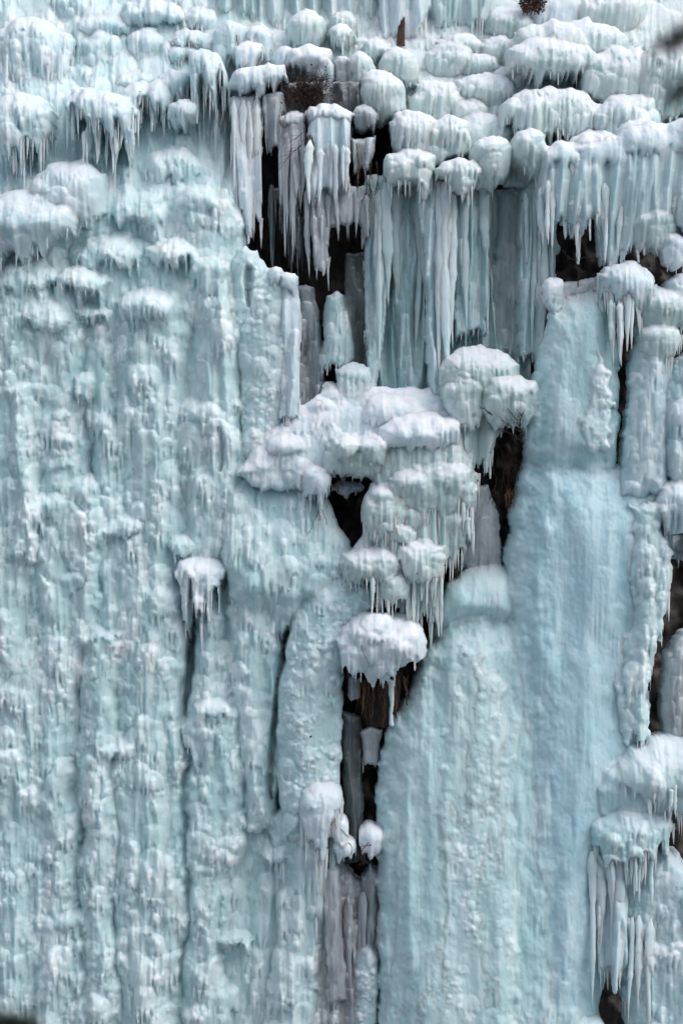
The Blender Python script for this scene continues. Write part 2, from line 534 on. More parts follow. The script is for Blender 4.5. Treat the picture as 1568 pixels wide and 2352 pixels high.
def crack(pts, depth, layer='main'):
    """cut a narrow groove along a polyline of (x, y, half width)"""
    Ly = LAYERS[layer]
    P = np.array(pts, float)
    m = P[:, 2].max() * 2.5
    i0, i1 = int((P[:, 0].min() - m - GX0) / G), int((P[:, 0].max() + m - GX0) / G) + 1
    j0, j1 = int((P[:, 1].min() - m - GY0) / G), min(NY, int((P[:, 1].max() + m - GY0) / G) + 1)
    X, Y = np.meshgrid(GX0 + G * np.arange(i0, i1), GY0 + G * np.arange(j0, j1))
    X = X + 5 * fbm(X / 20, Y / 40, 77, 3)
    best = np.full(X.shape, 9.0)
    for (ax, ay, aw), (bx, by, bw) in zip(P[:-1], P[1:]):
        ex, ey = bx - ax, by - ay
        t = np.clip(((X - ax) * ex + (Y - ay) * ey) / (ex * ex + ey * ey), 0, 1)
        dd = np.hypot(X - ax - t * ex, Y - ay - t * ey) / (aw + t * (bw - aw) + .01)
        best = np.minimum(best, dd)
    Ly['H'][j0:j1, i0:i1] -= depth * (1 - sstep(.25, 1.3, best))

def box(a, r):
    for ax in (0, 1):
        pad = [(0, 0), (0, 0)]
        pad[ax] = (r + 1, r)
        c = np.cumsum(np.pad(a, pad), axis=ax, dtype=np.float64)
        n = a.shape[ax]
        hi = np.take(c, np.arange(2 * r + 1, 2 * r + 1 + n), axis=ax)
        lo = np.take(c, np.arange(0, n), axis=ax)
        a = ((hi - lo) / (2 * r + 1)).astype(np.float32)
    return a

def join_scraps(own):
    """each formation keeps its largest connected patch; stray scraps go to the formation around them"""
    ny, nx = own.shape
    o = np.pad(own, 1, constant_values=-1)
    w = nx + 2
    flat = o.ravel().tolist()
    seen = bytearray(len(flat))
    comps = {}
    for st in np.nonzero(o.ravel() >= 0)[0].tolist():
        if seen[st]:
            continue
        n = flat[st]
        seen[st] = 1
        stack, cells, adj = [st], [], {}
        while stack:
            c = stack.pop()
            cells.append(c)
            for d in (c - 1, c + 1, c - w, c + w):
                m = flat[d]
                if m == n:
                    if not seen[d]:
                        seen[d] = 1
                        stack.append(d)
                elif m >= 0:
                    adj[m] = adj.get(m, 0) + 1
        comps.setdefault(n, []).append((cells, adj))
    out = o.ravel().copy()
    for n, cl in comps.items():
        cl.sort(key=lambda q: -len(q[0]))
        for cells, adj in cl[1:]:
            if adj:
                out[cells] = max(adj, key=adj.get)
    return out.reshape(o.shape)[1:-1, 1:-1]

def flush(layer, skirt=1.0):
    """turn a fused layer into one mesh per formation, all sharing the seams, and hang the icicles"""
    Ly = LAYERS[layer]
    H, own, fr = Ly['H'], Ly['own'], Ly['fr']
    mask = own >= 0
    # a fill sheet only backs its neighbours: its cells go to the formation next to them
    for n, sp in enumerate(Ly['spec']):
        if sp['fill']:
            for _ in range(90):
                todo = own == n
                if not todo.any():
                    break
                q = np.pad(np.where(own == n, -1, own), 1, constant_values=-1)
                nbo = np.maximum(np.maximum(q[:-2, 1:-1], q[2:, 1:-1]), np.maximum(q[1:-1, :-2], q[1:-1, 2:]))
                own = np.where(todo & (nbo >= 0), nbo, own)
    own = join_scraps(own)
    Ly['own'] = own
    # let the tints of neighbouring ice run into one another
    at = Ly['at']
    wm = mask.astype(np.float32)
    wcache = {}
    for c in range(9):
        a_, w_ = at[..., c] * wm, wm
        for rad in (7, 5, 3):
            a_, w_ = box(a_, rad), (box(w_, rad) if c == 0 else wcache[rad])
            wcache[rad] = w_
        at[..., c] = np.where(mask, a_ / np.maximum(w_, 1e-3), at[..., c])
    f = blur(mask.astype(float), 1)
    Hs = np.where(mask, H, 0)
    w = blur(mask.astype(float), 1)
    Hb = blur(Hs, 1) / np.maximum(w, 1e-3)
    H = np.where(mask, .55 * H + .45 * Hb, H)
    q = np.pad(mask, 1)
    dil = q[:-2, 1:-1] | q[2:, 1:-1] | q[1:-1, :-2] | q[1:-1, 2:] | q[:-2, :-2] | q[2:, 2:] | q[2:, :-2] | q[:-2, 2:] | mask
    ring = dil & ~mask
    def shifts(a, cv):
        q = np.pad(a, 1, constant_values=cv)
        return [q[:-2, 1:-1], q[2:, 1:-1], q[1:-1, :-2], q[1:-1, 2:], q[:-2, :-2], q[2:, 2:], q[2:, :-2], q[:-2, 2:]]
    Hm = np.where(mask, H, -99)
    nb = np.max(shifts(Hm, -99), axis=0)
    H = np.where(ring, nb - skirt, H)
    fr = np.where(ring, np.max(shifts(np.where(mask, fr, -9), -9), axis=0), fr)
    for c in range(9):
        at[..., c] = np.where(ring, np.max(shifts(np.where(mask, at[..., c], -9), -9), axis=0), at[..., c])
    atf = at.reshape(-1, 9)
    Ly['Hout'] = np.where(mask, H, -99)
    X, Y = np.meshgrid(GX0 + G * np.arange(NX), GY0 + G * np.arange(NY))
    gyv, gxv = np.gradient(f)
    gm = gxv ** 2 + gyv ** 2 + 1e-4
    PX = np.where(ring, X + G * np.clip((0.5 - f) * gxv / gm, -.8, .8), X)
    PY = np.where(ring, Y + G * np.clip((0.5 - f) * gyv / gm, -.8, .8), Y)
    k = (DIST - np.interp(Y, LBY, LBP) - .7) / DIST
    WX = (PX - 784) * S * k
    WZ = CZ + (1176 - PY) * S * k
    WY = -H
    quad = dil[:-1, :-1] & dil[1:, :-1] & dil[:-1, 1:] & dil[1:, 1:]
    quad &= (mask[:-1, :-1] | mask[1:, :-1] | mask[:-1, 1:] | mask[1:, 1:])
    qown = np.max([own[:-1, :-1], own[1:, :-1], own[:-1, 1:], own[1:, 1:]], axis=0)
    idx = np.arange(NX * NY).reshape(NY, NX)
    qi, qj = np.nonzero(quad)
    qo = qown[qi, qj]
    order = np.argsort(qo, kind='stable')
    qi, qj, qo = qi[order], qj[order], qo[order]
    Fall = np.stack([idx[qi, qj], idx[qi + 1, qj], idx[qi + 1, qj + 1], idx[qi, qj + 1]], 1)
    bounds = np.searchsorted(qo, np.arange(len(Ly['spec']) + 1))
    P3 = np.stack([WX.ravel(), WY.ravel(), WZ.ravel()], 1)
    frr = fr.ravel()
    s = 3
    Hc = np.where(mask, H, -9.0)
    drop = np.zeros_like(H)
    drop[:-s] = np.minimum(Hc[:-s] - Hc[s:], 1.2)
    okd = mask & (drop > 0.13)
    okd[-s:] = False
    oy, ox = np.nonzero(okd)
    oo = own[oy, ox]
    for n, sp in enumerate(Ly['spec']):
        F = Fall[bounds[n]:bounds[n + 1]]
        if len(F) < 12:
            print('hidden', sp['label'])
            continue
        u, inv = np.unique(F.ravel(), return_inverse=True)
        V = P3[u]
        base = np.array([V[:, 0].mean(), V[:, 1].mean(), V[:, 2].min()])
        A_ = atf[u]
        me = np_mesh(sp['name'], V - base, inv.reshape(-1, 4), ICE, {'frost': frr[u], 'clear': A_[:, :3], 'pale': A_[:, 3:6], 'snow': A_[:, 6], 'dirt': A_[:, 7], 'gloss': A_[:, 8]})
        TRI[0] += 2 * len(F)
        if sp['icicles']:
            root = bpy.data.objects.new(sp['name'], None)
            root.empty_display_size = .3
            root.location = base
            link(root)
            link(bpy.data.objects.new('ice_body', me), root)
        else:
            root = bpy.data.objects.new(sp['name'], me)
            root.location = base
            link(root)
        tag(root, sp['label'], sp['cat'], sp['group'])
        ROOTS[sp['label']] = (root, base, sp['mat'])
        if not sp['icicles']:
            continue
        rng = random.Random(sp['seed'] + 5)
        cand = np.nonzero(oo == n)[0]
        if not len(cand):
            continue
        got, tries = [], 0
        while len(got) < sp['icicles'] and tries < sp['icicles'] * 14:
            tries += 1
            c = cand[rng.randrange(len(cand))]
            y_, x_ = oy[c], ox[c]
            if rng.random() > drop[y_, x_] / 0.7 + .1:
                continue
            if any(abs(x_ - a) < 2 and abs(y_ - b) < 14 for a, b in got):
                continue
            got.append((x_, y_))
            wd = rng.uniform(*sp['iw'])
            L = sp['il'][0] + (sp['il'][1] - sp['il'][0]) * rng.random() ** 2.0
            wd *= min(1.25, .55 + .6 * L)
            off = np.array([WX[y_, x_], WY[y_, x_] + wd * 1.1, WZ[y_, x_] + .12]) - base
            icicle(root, off, wd, L, sp['mat'], rng, rng.random() < sp['blunt'])
            ICE_N[0] += 1

def hash_name(s):
    h = 7
    for ch in s:
        h = (h * 131 + ord(ch)) % 1000003
    return h

def dome_poly(cx, top, rx, ry, bot, flare=1.0, skew=0.0, rnd=0.0):
    pts = []
    for i in range(13):
        a = math.pi + math.pi * i / 12
        pts.append((cx + rx * math.cos(a) + skew * -math.sin(a), top + ry + ry * math.sin(a)))
    h = bot - (top + ry)
    pts += [(cx + rx * flare, bot - rnd * h), (cx + rx * flare * .6, bot - .2 * rnd * h), (cx, bot), (cx - rx * flare * .6, bot - .2 * rnd * h), (cx - rx * flare, bot - rnd * h)]
    return pts

def dome(label, cx, top, rx, bot, ry=None, p=None, mat='dome', style='dome', bulge=None, fringe=None, icicles=8,
         name='ice_dome', cat='ice dome', flare=.96, rnd=.4, **kw):
    ry = ry or min(rx * .9, (bot - top) * .75)
    p = lean_back(top + ry) + .1 if p is None else p
    kw.setdefault('yc', top + ry)
    kw.setdefault('ry', ry)
    kw.setdefault('tap', .35)
    bulge = bulge if bulge is not None else rx * S * 1.0
    fringe = fringe if fringe is not None else (bot - top) * .28
    kw.setdefault('W', rx)
    kw.setdefault('warp', min(7, rx * .12))
    r_ = random.Random(hash_name(label))
    kw.setdefault('er', 7)
    kw.setdefault('sm', .22)
    kw.setdefault('topk', .7)
    pl = dome_poly(cx, top, rx, ry, bot, flare, r_.uniform(-.12, .12) * rx, rnd)
    pl = [(x + r_.uniform(-.07, .07) * rx, y + (r_.uniform(-.07, .07) * rx if i < 13 else r_.uniform(-.12, .12) * (bot - top))) for i, (x, y) in enumerate(pl)]
    return ice(name, label, cat, pl, p, mat, style, bulge, fringe=fringe, icicles=icicles, **kw)

# ------------------------------------------------------------------ setting: gorge ground and rock face
def rock_face():
    g = 8.5
    x, y = np.meshgrid(np.arange(-700, 2270, g), np.arange(-420, 2900, g))
    H = np.interp(y, [-420, -150, 0, 200, 450, 700, 2500], [-14, -9.2, -7.2, -4.8, -3.0, -2.7, -2.5])
    H = H + .7 * fbm(x / 160, y / 190, 3, 4) + .5 * np.abs(fbm(x / 45, y / 70, 4, 4)) + .25 * np.abs(fbm(x / 14, y / 22, 5, 3))
    V = np.stack([(x - 784) * S, -H, CZ + (1176 - y) * S], -1).reshape(-1, 3)
    ny, nx = x.shape
    i = np.arange(nx * ny).reshape(ny, nx)
    F = np.stack([i[:-1, :-1].ravel(), i[1:, :-1].ravel(), i[1:, 1:].ravel(), i[:-1, 1:].ravel()], 1)
    o = bpy.data.objects.new('rock_face', np_mesh('rock_face', V, F, M['rock']))
    tag(link(o), 'dark wet rock showing in the gaps behind the frozen waterfall', None, None, 'structure')

def gorge_ground():
    xs = np.linspace(-300, 300, 61)
    ys = np.array([8, 0, -4, -10, -20, -30, -40, -50, -60, -70, -80, -95, -115, -140, -200, -400, -800])
    zs = np.interp(-ys, [-8, 4, 20, 30, 72, 80, 140, 200, 800], [-6, -6, -7, -5, 13.4, 15.5, 40, 55, 60])
    X, Yg = np.meshgrid(xs, ys)
    Z = zs[:, None] + 1.2 * fbm(X / 25, Yg / 25, 9, 3)
    V = np.stack([X, Yg, Z], -1).reshape(-1, 3)
    ny, nx = X.shape
    i = np.arange(nx * ny).reshape(ny, nx)
    F = np.stack([i[:-1, :-1].ravel(), i[1:, :-1].ravel(), i[1:, 1:].ravel(), i[:-1, 1:].ravel()], 1)
    o = bpy.data.objects.new('ground', np_mesh('ground', V, F, M['ground']))
    tag(link(o), 'snowy gorge floor and bank facing the frozen waterfall', None, None, 'structure')

rock_face()
gorge_ground()

def long_icicles(label, items, seed=1):
    """items: (x, top, bottom, half width in layout units, protrusion)"""
    root, base, mat = ROOTS[label]
    rng = random.Random(seed)
    for x, t, b, w, p in items:
        q = wpos(x, t, p) - Vector(base)
        icicle(root, q, w * S, (b - t) * S, mat, rng, long=True)
        ICE_N[0] += 1
# ------------------------------------------------------------------ ice: broad sheets behind everything
ice('ice_slope', 'pale teal lumpy ice slope behind the domes in the upper left', 'ice slope',
    [(-110, -130), (560, -130), (600, 60), (560, 250), (510, 420), (490, 800), (-110, 800)], .05, 'wall', 'cauli', .3, 40, leanback=True, fade=(480, 740, 1.3), g=3, warp=4)
ice('ice_slope', 'snowy ice slope behind the rounded hummocks in the upper right', 'ice slope',
    [(900, -130), (1690, -130), (1690, 430), (1240, 440), (1180, 420), (940, 430), (895, 300), (880, 120)], -.2, 'olive', 'snow', .35, 40, leanback=True, g=3, warp=4)
ice('ice_slope', 'ice slope at the top edge between the brown stub and the shrub', 'ice slope',
    [(520, -130), (960, -130), (930, 150), (850, 190), (640, 170), (560, 190), (520, 100)], .0, 'olive', 'cauli', .3, 40, leanback=True, g=3, warp=4)
ice('ice_sheet', 'shaded teal ice sheet deep in the grooves of the left wall', 'ice sheet',
    [(-110, 560), (470, 560), (560, 760), (600, 1300), (700, 1330), (680, 1700), (700, 2440), (-110, 2440)], -1.0, 'wall', 'column', .3, 40, warp=4, frost=-.1, fill=True)
ice('ice_sheet', 'shadowed grey-green ice sheet behind the tall central icicle columns', 'ice sheet',
    [(858, 430), (1200, 420), (1240, 600), (1230, 900), (1060, 1000), (860, 980), (850, 700)], -1.7, 'column', 'drape', .3, 40, warp=4, frost=-.1, layer='centre')

# ------------------------------------------------------------------ left wall
ice('ice_wall', 'lumpy pale wall below the leftmost domes, left edge of the photo', 'ice wall',
    [(-110, 580), (60, 560), (150, 590), (215, 640), (225, 900), (205, 1200), (215, 1500), (100, 1580), (-110, 1560)], -.62, 'wall', 'cauli', .55, 90, sm=.3, icicles=130, il=(.12, .55), iw=(.014, .032), blunt=.05)
ice('ice_wall', 'broad cauliflower-like ice wall in the middle of the left half', 'ice wall',
    [(150, 560), (260, 520), (400, 560), (470, 700), (480, 1000), (450, 1300), (425, 1500), (180, 1540), (190, 1200), (170, 800)], -.62, 'wall', 'cauli', .65, 110, sm=.3, icicles=150, il=(.12, .55), iw=(.014, .032), blunt=.05)
ice('ice_wall', 'frosted ice buttress running down just left of the dark upper cave', 'ice wall',
    [(325, 330), (420, 300), (480, 320), (505, 430), (540, 620), (552, 800), (560, 980), (585, 1130), (590, 1270), (500, 1310), (430, 1290), (410, 1000), (430, 760), (380, 600), (320, 540)],
    -.45, 'wall', 'cauli', .8, 90, leanback=True, sm=.3, frost=.05, amp=.8, icicles=120, il=(.12, .55), iw=(.014, .032), blunt=.05)
ice('ice_wall', 'shaded smooth side wall between the buttress and the hanging drape', 'ice wall',
    [(440, 300), (490, 250), (535, 260), (556, 420), (566, 600), (570, 760), (520, 720), (480, 480)], -.35, 'wall', 'column', .5, 50, leanback=True, sm=.4, frost=.1)
ice('ice_column', 'bottom-left ice column with many short teal-hollowed drips', 'ice column',
    [(-110, 1490), (60, 1440), (170, 1500), (235, 1620), (245, 1900), (230, 2150), (245, 2440), (-110, 2440)], -.75, 'wall', 'cauli', .7, 100, sm=.3, icicles=130, il=(.12, .55), iw=(.014, .032), blunt=.05)
ice('ice_column', 'wide teal-tinted ice column left of the long dark groove', 'ice column',
    [(160, 1430), (290, 1400), (400, 1440), (440, 1540), (445, 1650), (445, 1800), (440, 2000), (450, 2200), (455, 2440), (170, 2440), (165, 2000), (170, 1700)], -.75, 'wall', 'cauli', .7, 110, sm=.3, icicles=130, il=(.12, .55), iw=(.014, .032), blunt=.05)
ice('ice_column', 'lumpy ice column between the two dark grooves, lower centre left', 'ice column',
    [(448, 1400), (520, 1330), (600, 1300), (668, 1330), (655, 1460), (632, 1600), (612, 1780), (628, 1900), (665, 2100), (690, 2440), (385, 2440), (375, 2150), (375, 1900), (410, 1640), (430, 1500)],
    -.7, 'wall', 'cauli', .7, 110, sm=.3, amp=.9, icicles=120, il=(.12, .55), iw=(.014, .032), blunt=.05)

# ------------------------------------------------------------------ domes of the upper left
U = 'ice domes of the upper left'
dome('tall curtained ice dome at the top left corner', 80, 37, 96, 275, ry=75, fringe=80, icicles=26, il=(.3, 1.3), group=U)
dome('ice dome below the top left corner dome, cut by the left edge', 52, 224, 84, 440, ry=70, fringe=90, icicles=22, il=(.3, 1.2), group=U, p=-.9)
dome('dome with the longest fang-like icicles in the upper left', 240, 216, 92, 400, ry=62, fringe=100, icicles=30, il=(.4, 1.5), group=U, p=-.7)
dome('rounded dome right behind the dome with fang-like icicles', 338, 193, 64, 315, ry=50, fringe=60, icicles=16, group=U, p=-1.5)
dome('smooth teal mound under the fang-like icicles', 158, 366, 88, 545, ry=75, fringe=40, icicles=8, il=(.2, .6), group=U, p=-.3, style='snow')
dome('broad teal mound at the left edge below the curtained domes', 60, 425, 130, 620, ry=90, fringe=60, icicles=12, il=(.2, .6), group=U, p=-.1, style='snow')
dome('knobbly two-tier dome right of the top left corner dome', 229, 66, 52, 212, ry=45, fringe=50, icicles=14, group=U)
dome('lumpy dome third from left in the top row', 336, 55, 44, 176, ry=42, fringe=40, icicles=9, group=U)
dome('small smooth dome above the twig-pierced arms', 422, 95, 40, 170, ry=38, fringe=34, icicles=8, group=U)
dome('low pale hump in front of the lumpy third dome', 309, 158, 48, 212, ry=30, fringe=20, icicles=4, il=(.15, .4), group=U)
dome('white dome with long icicles left of the dark shrub', 480, 136, 46, 335, ry=48, fringe=120, icicles=16, il=(.4, 1.4), group=U, p=-1.0)
dome('shaded low dome between the white dome and the rounded dome', 394, 163, 46, 260, ry=40, fringe=46, icicles=8, group=U, p=-2.4)
dome('small dripping hump under the shaded low dome', 425, 240, 38, 325, ry=28, fringe=30, icicles=6, il=(.15, .5), group=U, p=-.9)
dome('short curtain hump at the very top left', 165, -25, 52, 78, ry=40, fringe=34, icicles=10, group=U)
dome('wide smooth hump in the top row, second from left', 240, 28, 64, 98, ry=34, fringe=20, icicles=4, il=(.15, .4), group=U)
dome('sloping smooth hump touching the top edge', 345, -12, 80, 82, ry=50, fringe=24, icicles=5, il=(.15, .4), group=U)
dome('thin-curtained hump at the top edge above the small smooth dome', 380, -50, 48, 44, ry=40, fringe=26, icicles=6, group=U)
dome('drooping hump near the top edge above the twigs', 462, 11, 42, 80, ry=34, fringe=26, icicles=6, group=U)
dome('bluish hump under the drooping hump of the top edge', 440, 60, 60, 150, ry=40, fringe=40, icicles=8, group=U)
dome('ice knob cut by the left edge at mid height of the upper half', -6, 495, 26, 645, ry=24, fringe=40, icicles=3, group=U, p=.9, mat='white')
dome('small knob stack at the right foot of the corner dome', 192, 205, 26, 290, ry=24, fringe=26, icicles=3, group=U, p=-1.9)

# ------------------------------------------------------------------ top centre
T = 'ice humps of the top centre'
dome('pale arm of ice with a black stick in it, leftmost arm', 533, 58, 42, 190, ry=38, fringe=50, icicles=6, group=T, mat='dome', style='hood', p=-3.0)
dome('leaning white ice arm right of the leftmost arm', 598, 71, 32, 185, ry=34, fringe=50, icicles=5, group=T, mat='white', style='hood', p=-2.7)
dome('ice arm with a slanting twig above the drape ledge', 576, 110, 36, 190, ry=30, fringe=40, icicles=4, group=T, mat='white', style='hood', p=-2.2)
dome('large bare globe of ice near the top edge above the shrub', 706, 29, 45, 135, ry=44, fringe=24, icicles=6, group=T, mat='olive', style='hood', p=-3.6)
dome('ribbed hump right of the bare globe', 782, 62, 34, 145, ry=34, fringe=36, icicles=6, group=T, mat='olive', style='dome', p=-3.3)
dome('small round hump behind the ribbed hump', 790, 26, 32, 90, ry=28, fringe=16, icicles=3, group=T, mat='olive', style='hood', p=-4.2)
dome('little knob between the ribbed hump and the brown stub', 829, 78, 22, 118, ry=18, fringe=8, icicles=2, il=(.1, .3), group=T, mat='olive', style='hood')
dome('triangular hump below and left of the brown stub', 862, 93, 34, 155, ry=32, fringe=12, icicles=3, il=(.1, .3), group=T, mat='olive', style='hood', p=-3.1)
dome('big overhanging white hump just right of the shrub', 915, 118, 46, 220, ry=46, fringe=16, icicles=4, il=(.1, .4), group=T, mat='olive', style='hood', p=-2.4)
dome('drooping hump in front of the big overhanging hump', 828, 132, 34, 245, ry=36, fringe=40, icicles=5, group=T, mat='olive', style='hood', p=-2.0)
dome('great smooth ball of greenish ice right of the shrub', 875, 172, 56, 300, ry=54, fringe=20, icicles=4, il=(.15, .5), group=T, mat='olive', style='hood', p=-1.6, bulge=.9)
dome('hanging ice flap under the great smooth ball', 836, 252, 30, 330, ry=26, fringe=24, icicles=4, il=(.15, .5), group=T, mat='grey', style='sheet', p=-.9)
dome('small dangling knob between shrub and drooping hump', 786, 140, 20, 240, ry=20, fringe=30, icicles=3, group=T, mat='grey', style='hood', p=-2.0)
dome('snow-laden cap on top of the dark shrub', 712, 118, 54, 185, ry=36, fringe=14, icicles=4, il=(.1, .3), group=T, mat='white', style='snow', p=-2.1)
dome('left snow cap leaning on the shrub', 655, 120, 32, 176, ry=30, fringe=12, icicles=2, il=(.1, .3), group=T, mat='white', style='snow', p=-2.2)
dome('upper drooping snow lobe at the right of the shrub', 748, 150, 20, 235, ry=22, fringe=24, icicles=2, il=(.1, .3), group=T, mat='white', style='snow', p=-1.8)
ice('ice_ledge', 'white snow-topped ledge left of the shrub with a drape below', 'ice ledge',
    [(524, 212), (545, 185), (590, 180), (625, 172), (655, 180), (664, 210), (640, 232), (600, 246), (560, 252), (528, 246)], -.75, 'white', 'hood', .6, 40, fringe=22, icicles=14, il=(.15, .8), group=T)
dome('lilac snow shelf above the white knobbly curtain', 752, 252, 58, 318, ry=34, fringe=20, icicles=8, il=(.15, .6), group=T, mat='white', style='snow', p=-.75, bulge=.7)
dome('small snow shelf above the grey three-pointed curtain', 672, 264, 38, 322, ry=30, fringe=20, icicles=5, il=(.15, .5), group=T, mat='grey', style='snow', p=-.95, bulge=.5, frost=.4)
ice('ice_curtain', 'back curtain of straight icicles at the top edge, left of the stub', 'ice curtain',
    [(500, -90), (860, -90), (870, 60), (840, 75), (780, 70), (660, 80), (560, 70), (500, 60)], -5.3, 'column', 'drape', .4, 50, fringe=40, icicles=20, il=(.4, 1.0), frost=.2)
ice('ice_curtain', 'cream curtain of straight icicles at the top edge around the stub', 'ice curtain',
    [(868, -90), (992, -90), (990, 40), (975, 76), (935, 100), (905, 102), (872, 90)], -4.6, 'white', 'drape', .5, 50, fringe=24, icicles=6, il=(.3, .8))
ice('ice_curtain', 'teal curtain of straight icicles at the top edge, right of the stub', 'ice curtain',
    [(985, -90), (1130, -90), (1140, 60), (1100, 80), (1000, 84), (985, 50)], -5.0, 'column', 'drape', .4, 50, fringe=30, icicles=10, il=(.4, 1.0), frost=.2)

# ------------------------------------------------------------------ hummocks of the upper right
V_ = 'snowy hummocks of the upper right'
def hum(label, cx, top, rx, bot, **kw):
    kw.setdefault('mat', 'olive'); kw.setdefault('style', 'hood')
    kw.setdefault('icicles', 6); kw.setdefault('il', (.12, .5))
    kw.setdefault('fringe', (bot - top) * .2)
    kw.setdefault('sm', .2)
    rx *= 1.16; bot += .12 * (bot - top)
    return dome(label, cx, top, rx, bot, group=V_, name='ice_hummock', cat='ice hummock', **kw)
hum('domed hummock at the top edge left of the dark foliage gap', 1170, 9, 52, 92, ry=40)
hum('little snow ball in the dark foliage gap at the top edge', 1229, 3, 16, 40, ry=16, mat='white', icicles=0, style='snow')
hum('smooth bluish snow slope at the top edge right of the foliage gap', 1275, -40, 66, 92, ry=60, mat='white', style='snow', icicles=0)
hum('hummock at the top edge left of the blurred branch', 1400, -30, 76, 78, ry=50)
hum('long snowy ridge with a fringe of icicles, top right', 1312, 52, 118, 192, ry=55, bulge=1.0, fringe=50, icicles=26, il=(.2, .9), p=-3.2)
hum('rounded front hummock with an even icicle fringe, top right', 1262, 100, 92, 215, ry=55, bulge=.9, fringe=44, icicles=24, il=(.2, .7), p=-2.3)
hum('small hollow-faced hummock left of the long snowy ridge', 1190, 80, 42, 156, ry=36)
hum('flat-topped hummock right of the brown stub', 1055, 70, 48, 132, ry=32)
hum('boulder-like hummock right of the overhanging white hump', 1032, 88, 50, 178, ry=44, style='dome')
hum('small hummock between flat-topped and hollow-faced hummocks', 1140, 75, 34, 160, ry=34)
hum('hummock with a dark pocket under its cap', 1103, 116, 42, 172, ry=30)
hum('low hummock under the left end of the front hummock', 1172, 146, 36, 208, ry=26)
hum('snow saddle hummock in the middle of the upper right', 1110, 162, 64, 245, ry=36, style='snow')
hum('craggy white hummock right of the great smooth ball', 1005, 178, 56, 305, ry=48, style='dome', bulge=.8)
hum('large snowy shelf with a curtain in the middle of the upper right', 1262, 205, 104, 360, ry=56, bulge=1.1, fringe=70, icicles=26, il=(.2, .9), p=-1.6, style='dome')
hum('sloping snowy ridge running up to the right edge', 1415, 118, 76, 255, ry=70, bulge=.9, style='snow', p=-2.2)
hum('isolated round snow-capped dome in the upper right', 1430, 222, 68, 350, ry=62, bulge=.9, icicles=14, p=-1.2, style='dome')
hum('large hummock at the right edge under the blurred branch', 1550, 103, 94, 300, ry=80, bulge=1.0, icicles=20, il=(.2, .9), p=-2.0, style='dome', fringe=50)
hum('small hummock below the snow saddle', 1076, 213, 42, 300, ry=36)
hum('lumpy hummock above the ringed knob', 1108, 252, 62, 370, ry=50, bulge=.8, style='snow')
hum('knob with growth rings like an onion, left of the pale ball', 1122, 322, 44, 432, ry=42, bulge=.7, p=.1, fringe=18)
hum('pale round ball of ice hanging above the narrow dark slot', 1208, 310, 34, 402, ry=36, bulge=.6, p=.2, fringe=14)
hum('broad white hummock left of the lumpy hummock', 1024, 276, 48, 392, ry=44, bulge=.7, style='dome', p=-.6)
hum('craggy drooping hummock under the great smooth ball', 950, 262, 50, 385, ry=44, bulge=.7, style='dome', p=-.8)
hum('lobed hummock with drips below the craggy drooping hummock', 940, 345, 54, 470, ry=44, bulge=.7, style='dome', p=-.1, fringe=50, icicles=14, il=(.2, .8))
hum('dome capping the tallest central icicle column', 1050, 368, 46, 470, ry=42, bulge=.65, style='dome', p=.35, fringe=50, icicles=12, il=(.3, .9))
hum('small peaked snow hummock above the big right ledge', 1350, 308, 46, 385, ry=44, mat='white', style='snow', p=-.5)
ice('ice_ledge', 'big snow-covered ledge with a long toothed curtain, right edge', 'ice ledge',
    [(1228, 430), (1236, 370), (1270, 345), (1320, 350), (1370, 345), (1420, 318), (1500, 300), (1690, 285), (1690, 600), (1560, 560), (1510, 590), (1470, 625), (1400, 640), (1376, 600), (1368, 565), (1288, 560), (1262, 540), (1235, 560)],
    .2, 'dome', 'drape', .9, 90, fringe=60, icicles=46, il=(.3, 1.1), iw=(.04, .10), amp=.8, blunt=.3, low=-.2)
for a in ((1222, 1330, 336, 452, .45), (1300, 1430, 318, 440, .55), (1395, 1530, 296, 425, .6), (1500, 1660, 280, 415, .65)):
    dome('crest %d' % a[0], (a[0] + a[1]) / 2, a[2], (a[1] - a[0]) / 2, a[3], p=a[4], mat='white', style='snow', absorb=True, icicles=0, sm=.4, bulge=.6, fringe=50)
hum('ringed lump low on the curtain at the right edge', 1494, 483, 44, 605, ry=40, p=.7, fringe=40, icicles=8)
hum('tapered ice finger at the right edge beside the ringed lump', 1540, 540, 26, 625, ry=26, p=1.0, mat='white')
hum('ice knob at the right edge above the tapered finger', 1585, 445, 38, 560, ry=36, p=1.0, mat='white')

# ------------------------------------------------------------------ the dark upper cave and its curtains
C_ = 'hanging ice curtains of the upper cave'
def curtain(label, poly, p, mat='grey', style='drape', bulge=.25, W=24, fringe=60, icicles=6, **kw):
    kw.setdefault('il', (.3, 1.0))
    return ice('ice_curtain', label, 'ice curtain', poly, p - .35 * (kw.get('layer', 'cave') == 'cave' and poly[0][1] < 700), mat, style, bulge, W, fringe=fringe, icicles=icicles, group=C_, layer=kw.pop('layer', 'cave'), warp=kw.pop('warp', 6), er=7, **kw)
curtain('long pale drape hanging below the white ledge, left of the cave', [(527, 236), (604, 236), (606, 330), (600, 480), (600, 590), (548, 592), (540, 420), (528, 330)], -.55, 'white', fringe=110, icicles=8, frost=-.05)
curtain('pointed grey icicle cluster under the ledge at the cave mouth', [(602, 232), (650, 226), (664, 270), (650, 330), (632, 400), (618, 415), (606, 330)], -.6, 'grey', fringe=60, frost=.15)
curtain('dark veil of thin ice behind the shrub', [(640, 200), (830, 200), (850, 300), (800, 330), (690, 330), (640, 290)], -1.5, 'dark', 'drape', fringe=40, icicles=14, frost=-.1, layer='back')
curtain('grey curtain with three long points left of the hanging roots', [(636, 300), (668, 275), (702, 290), (704, 450), (690, 560), (668, 620), (652, 540), (638, 430)], -.35, 'grey', fringe=130, icicles=8, il=(.5, 1.6), frost=.25)
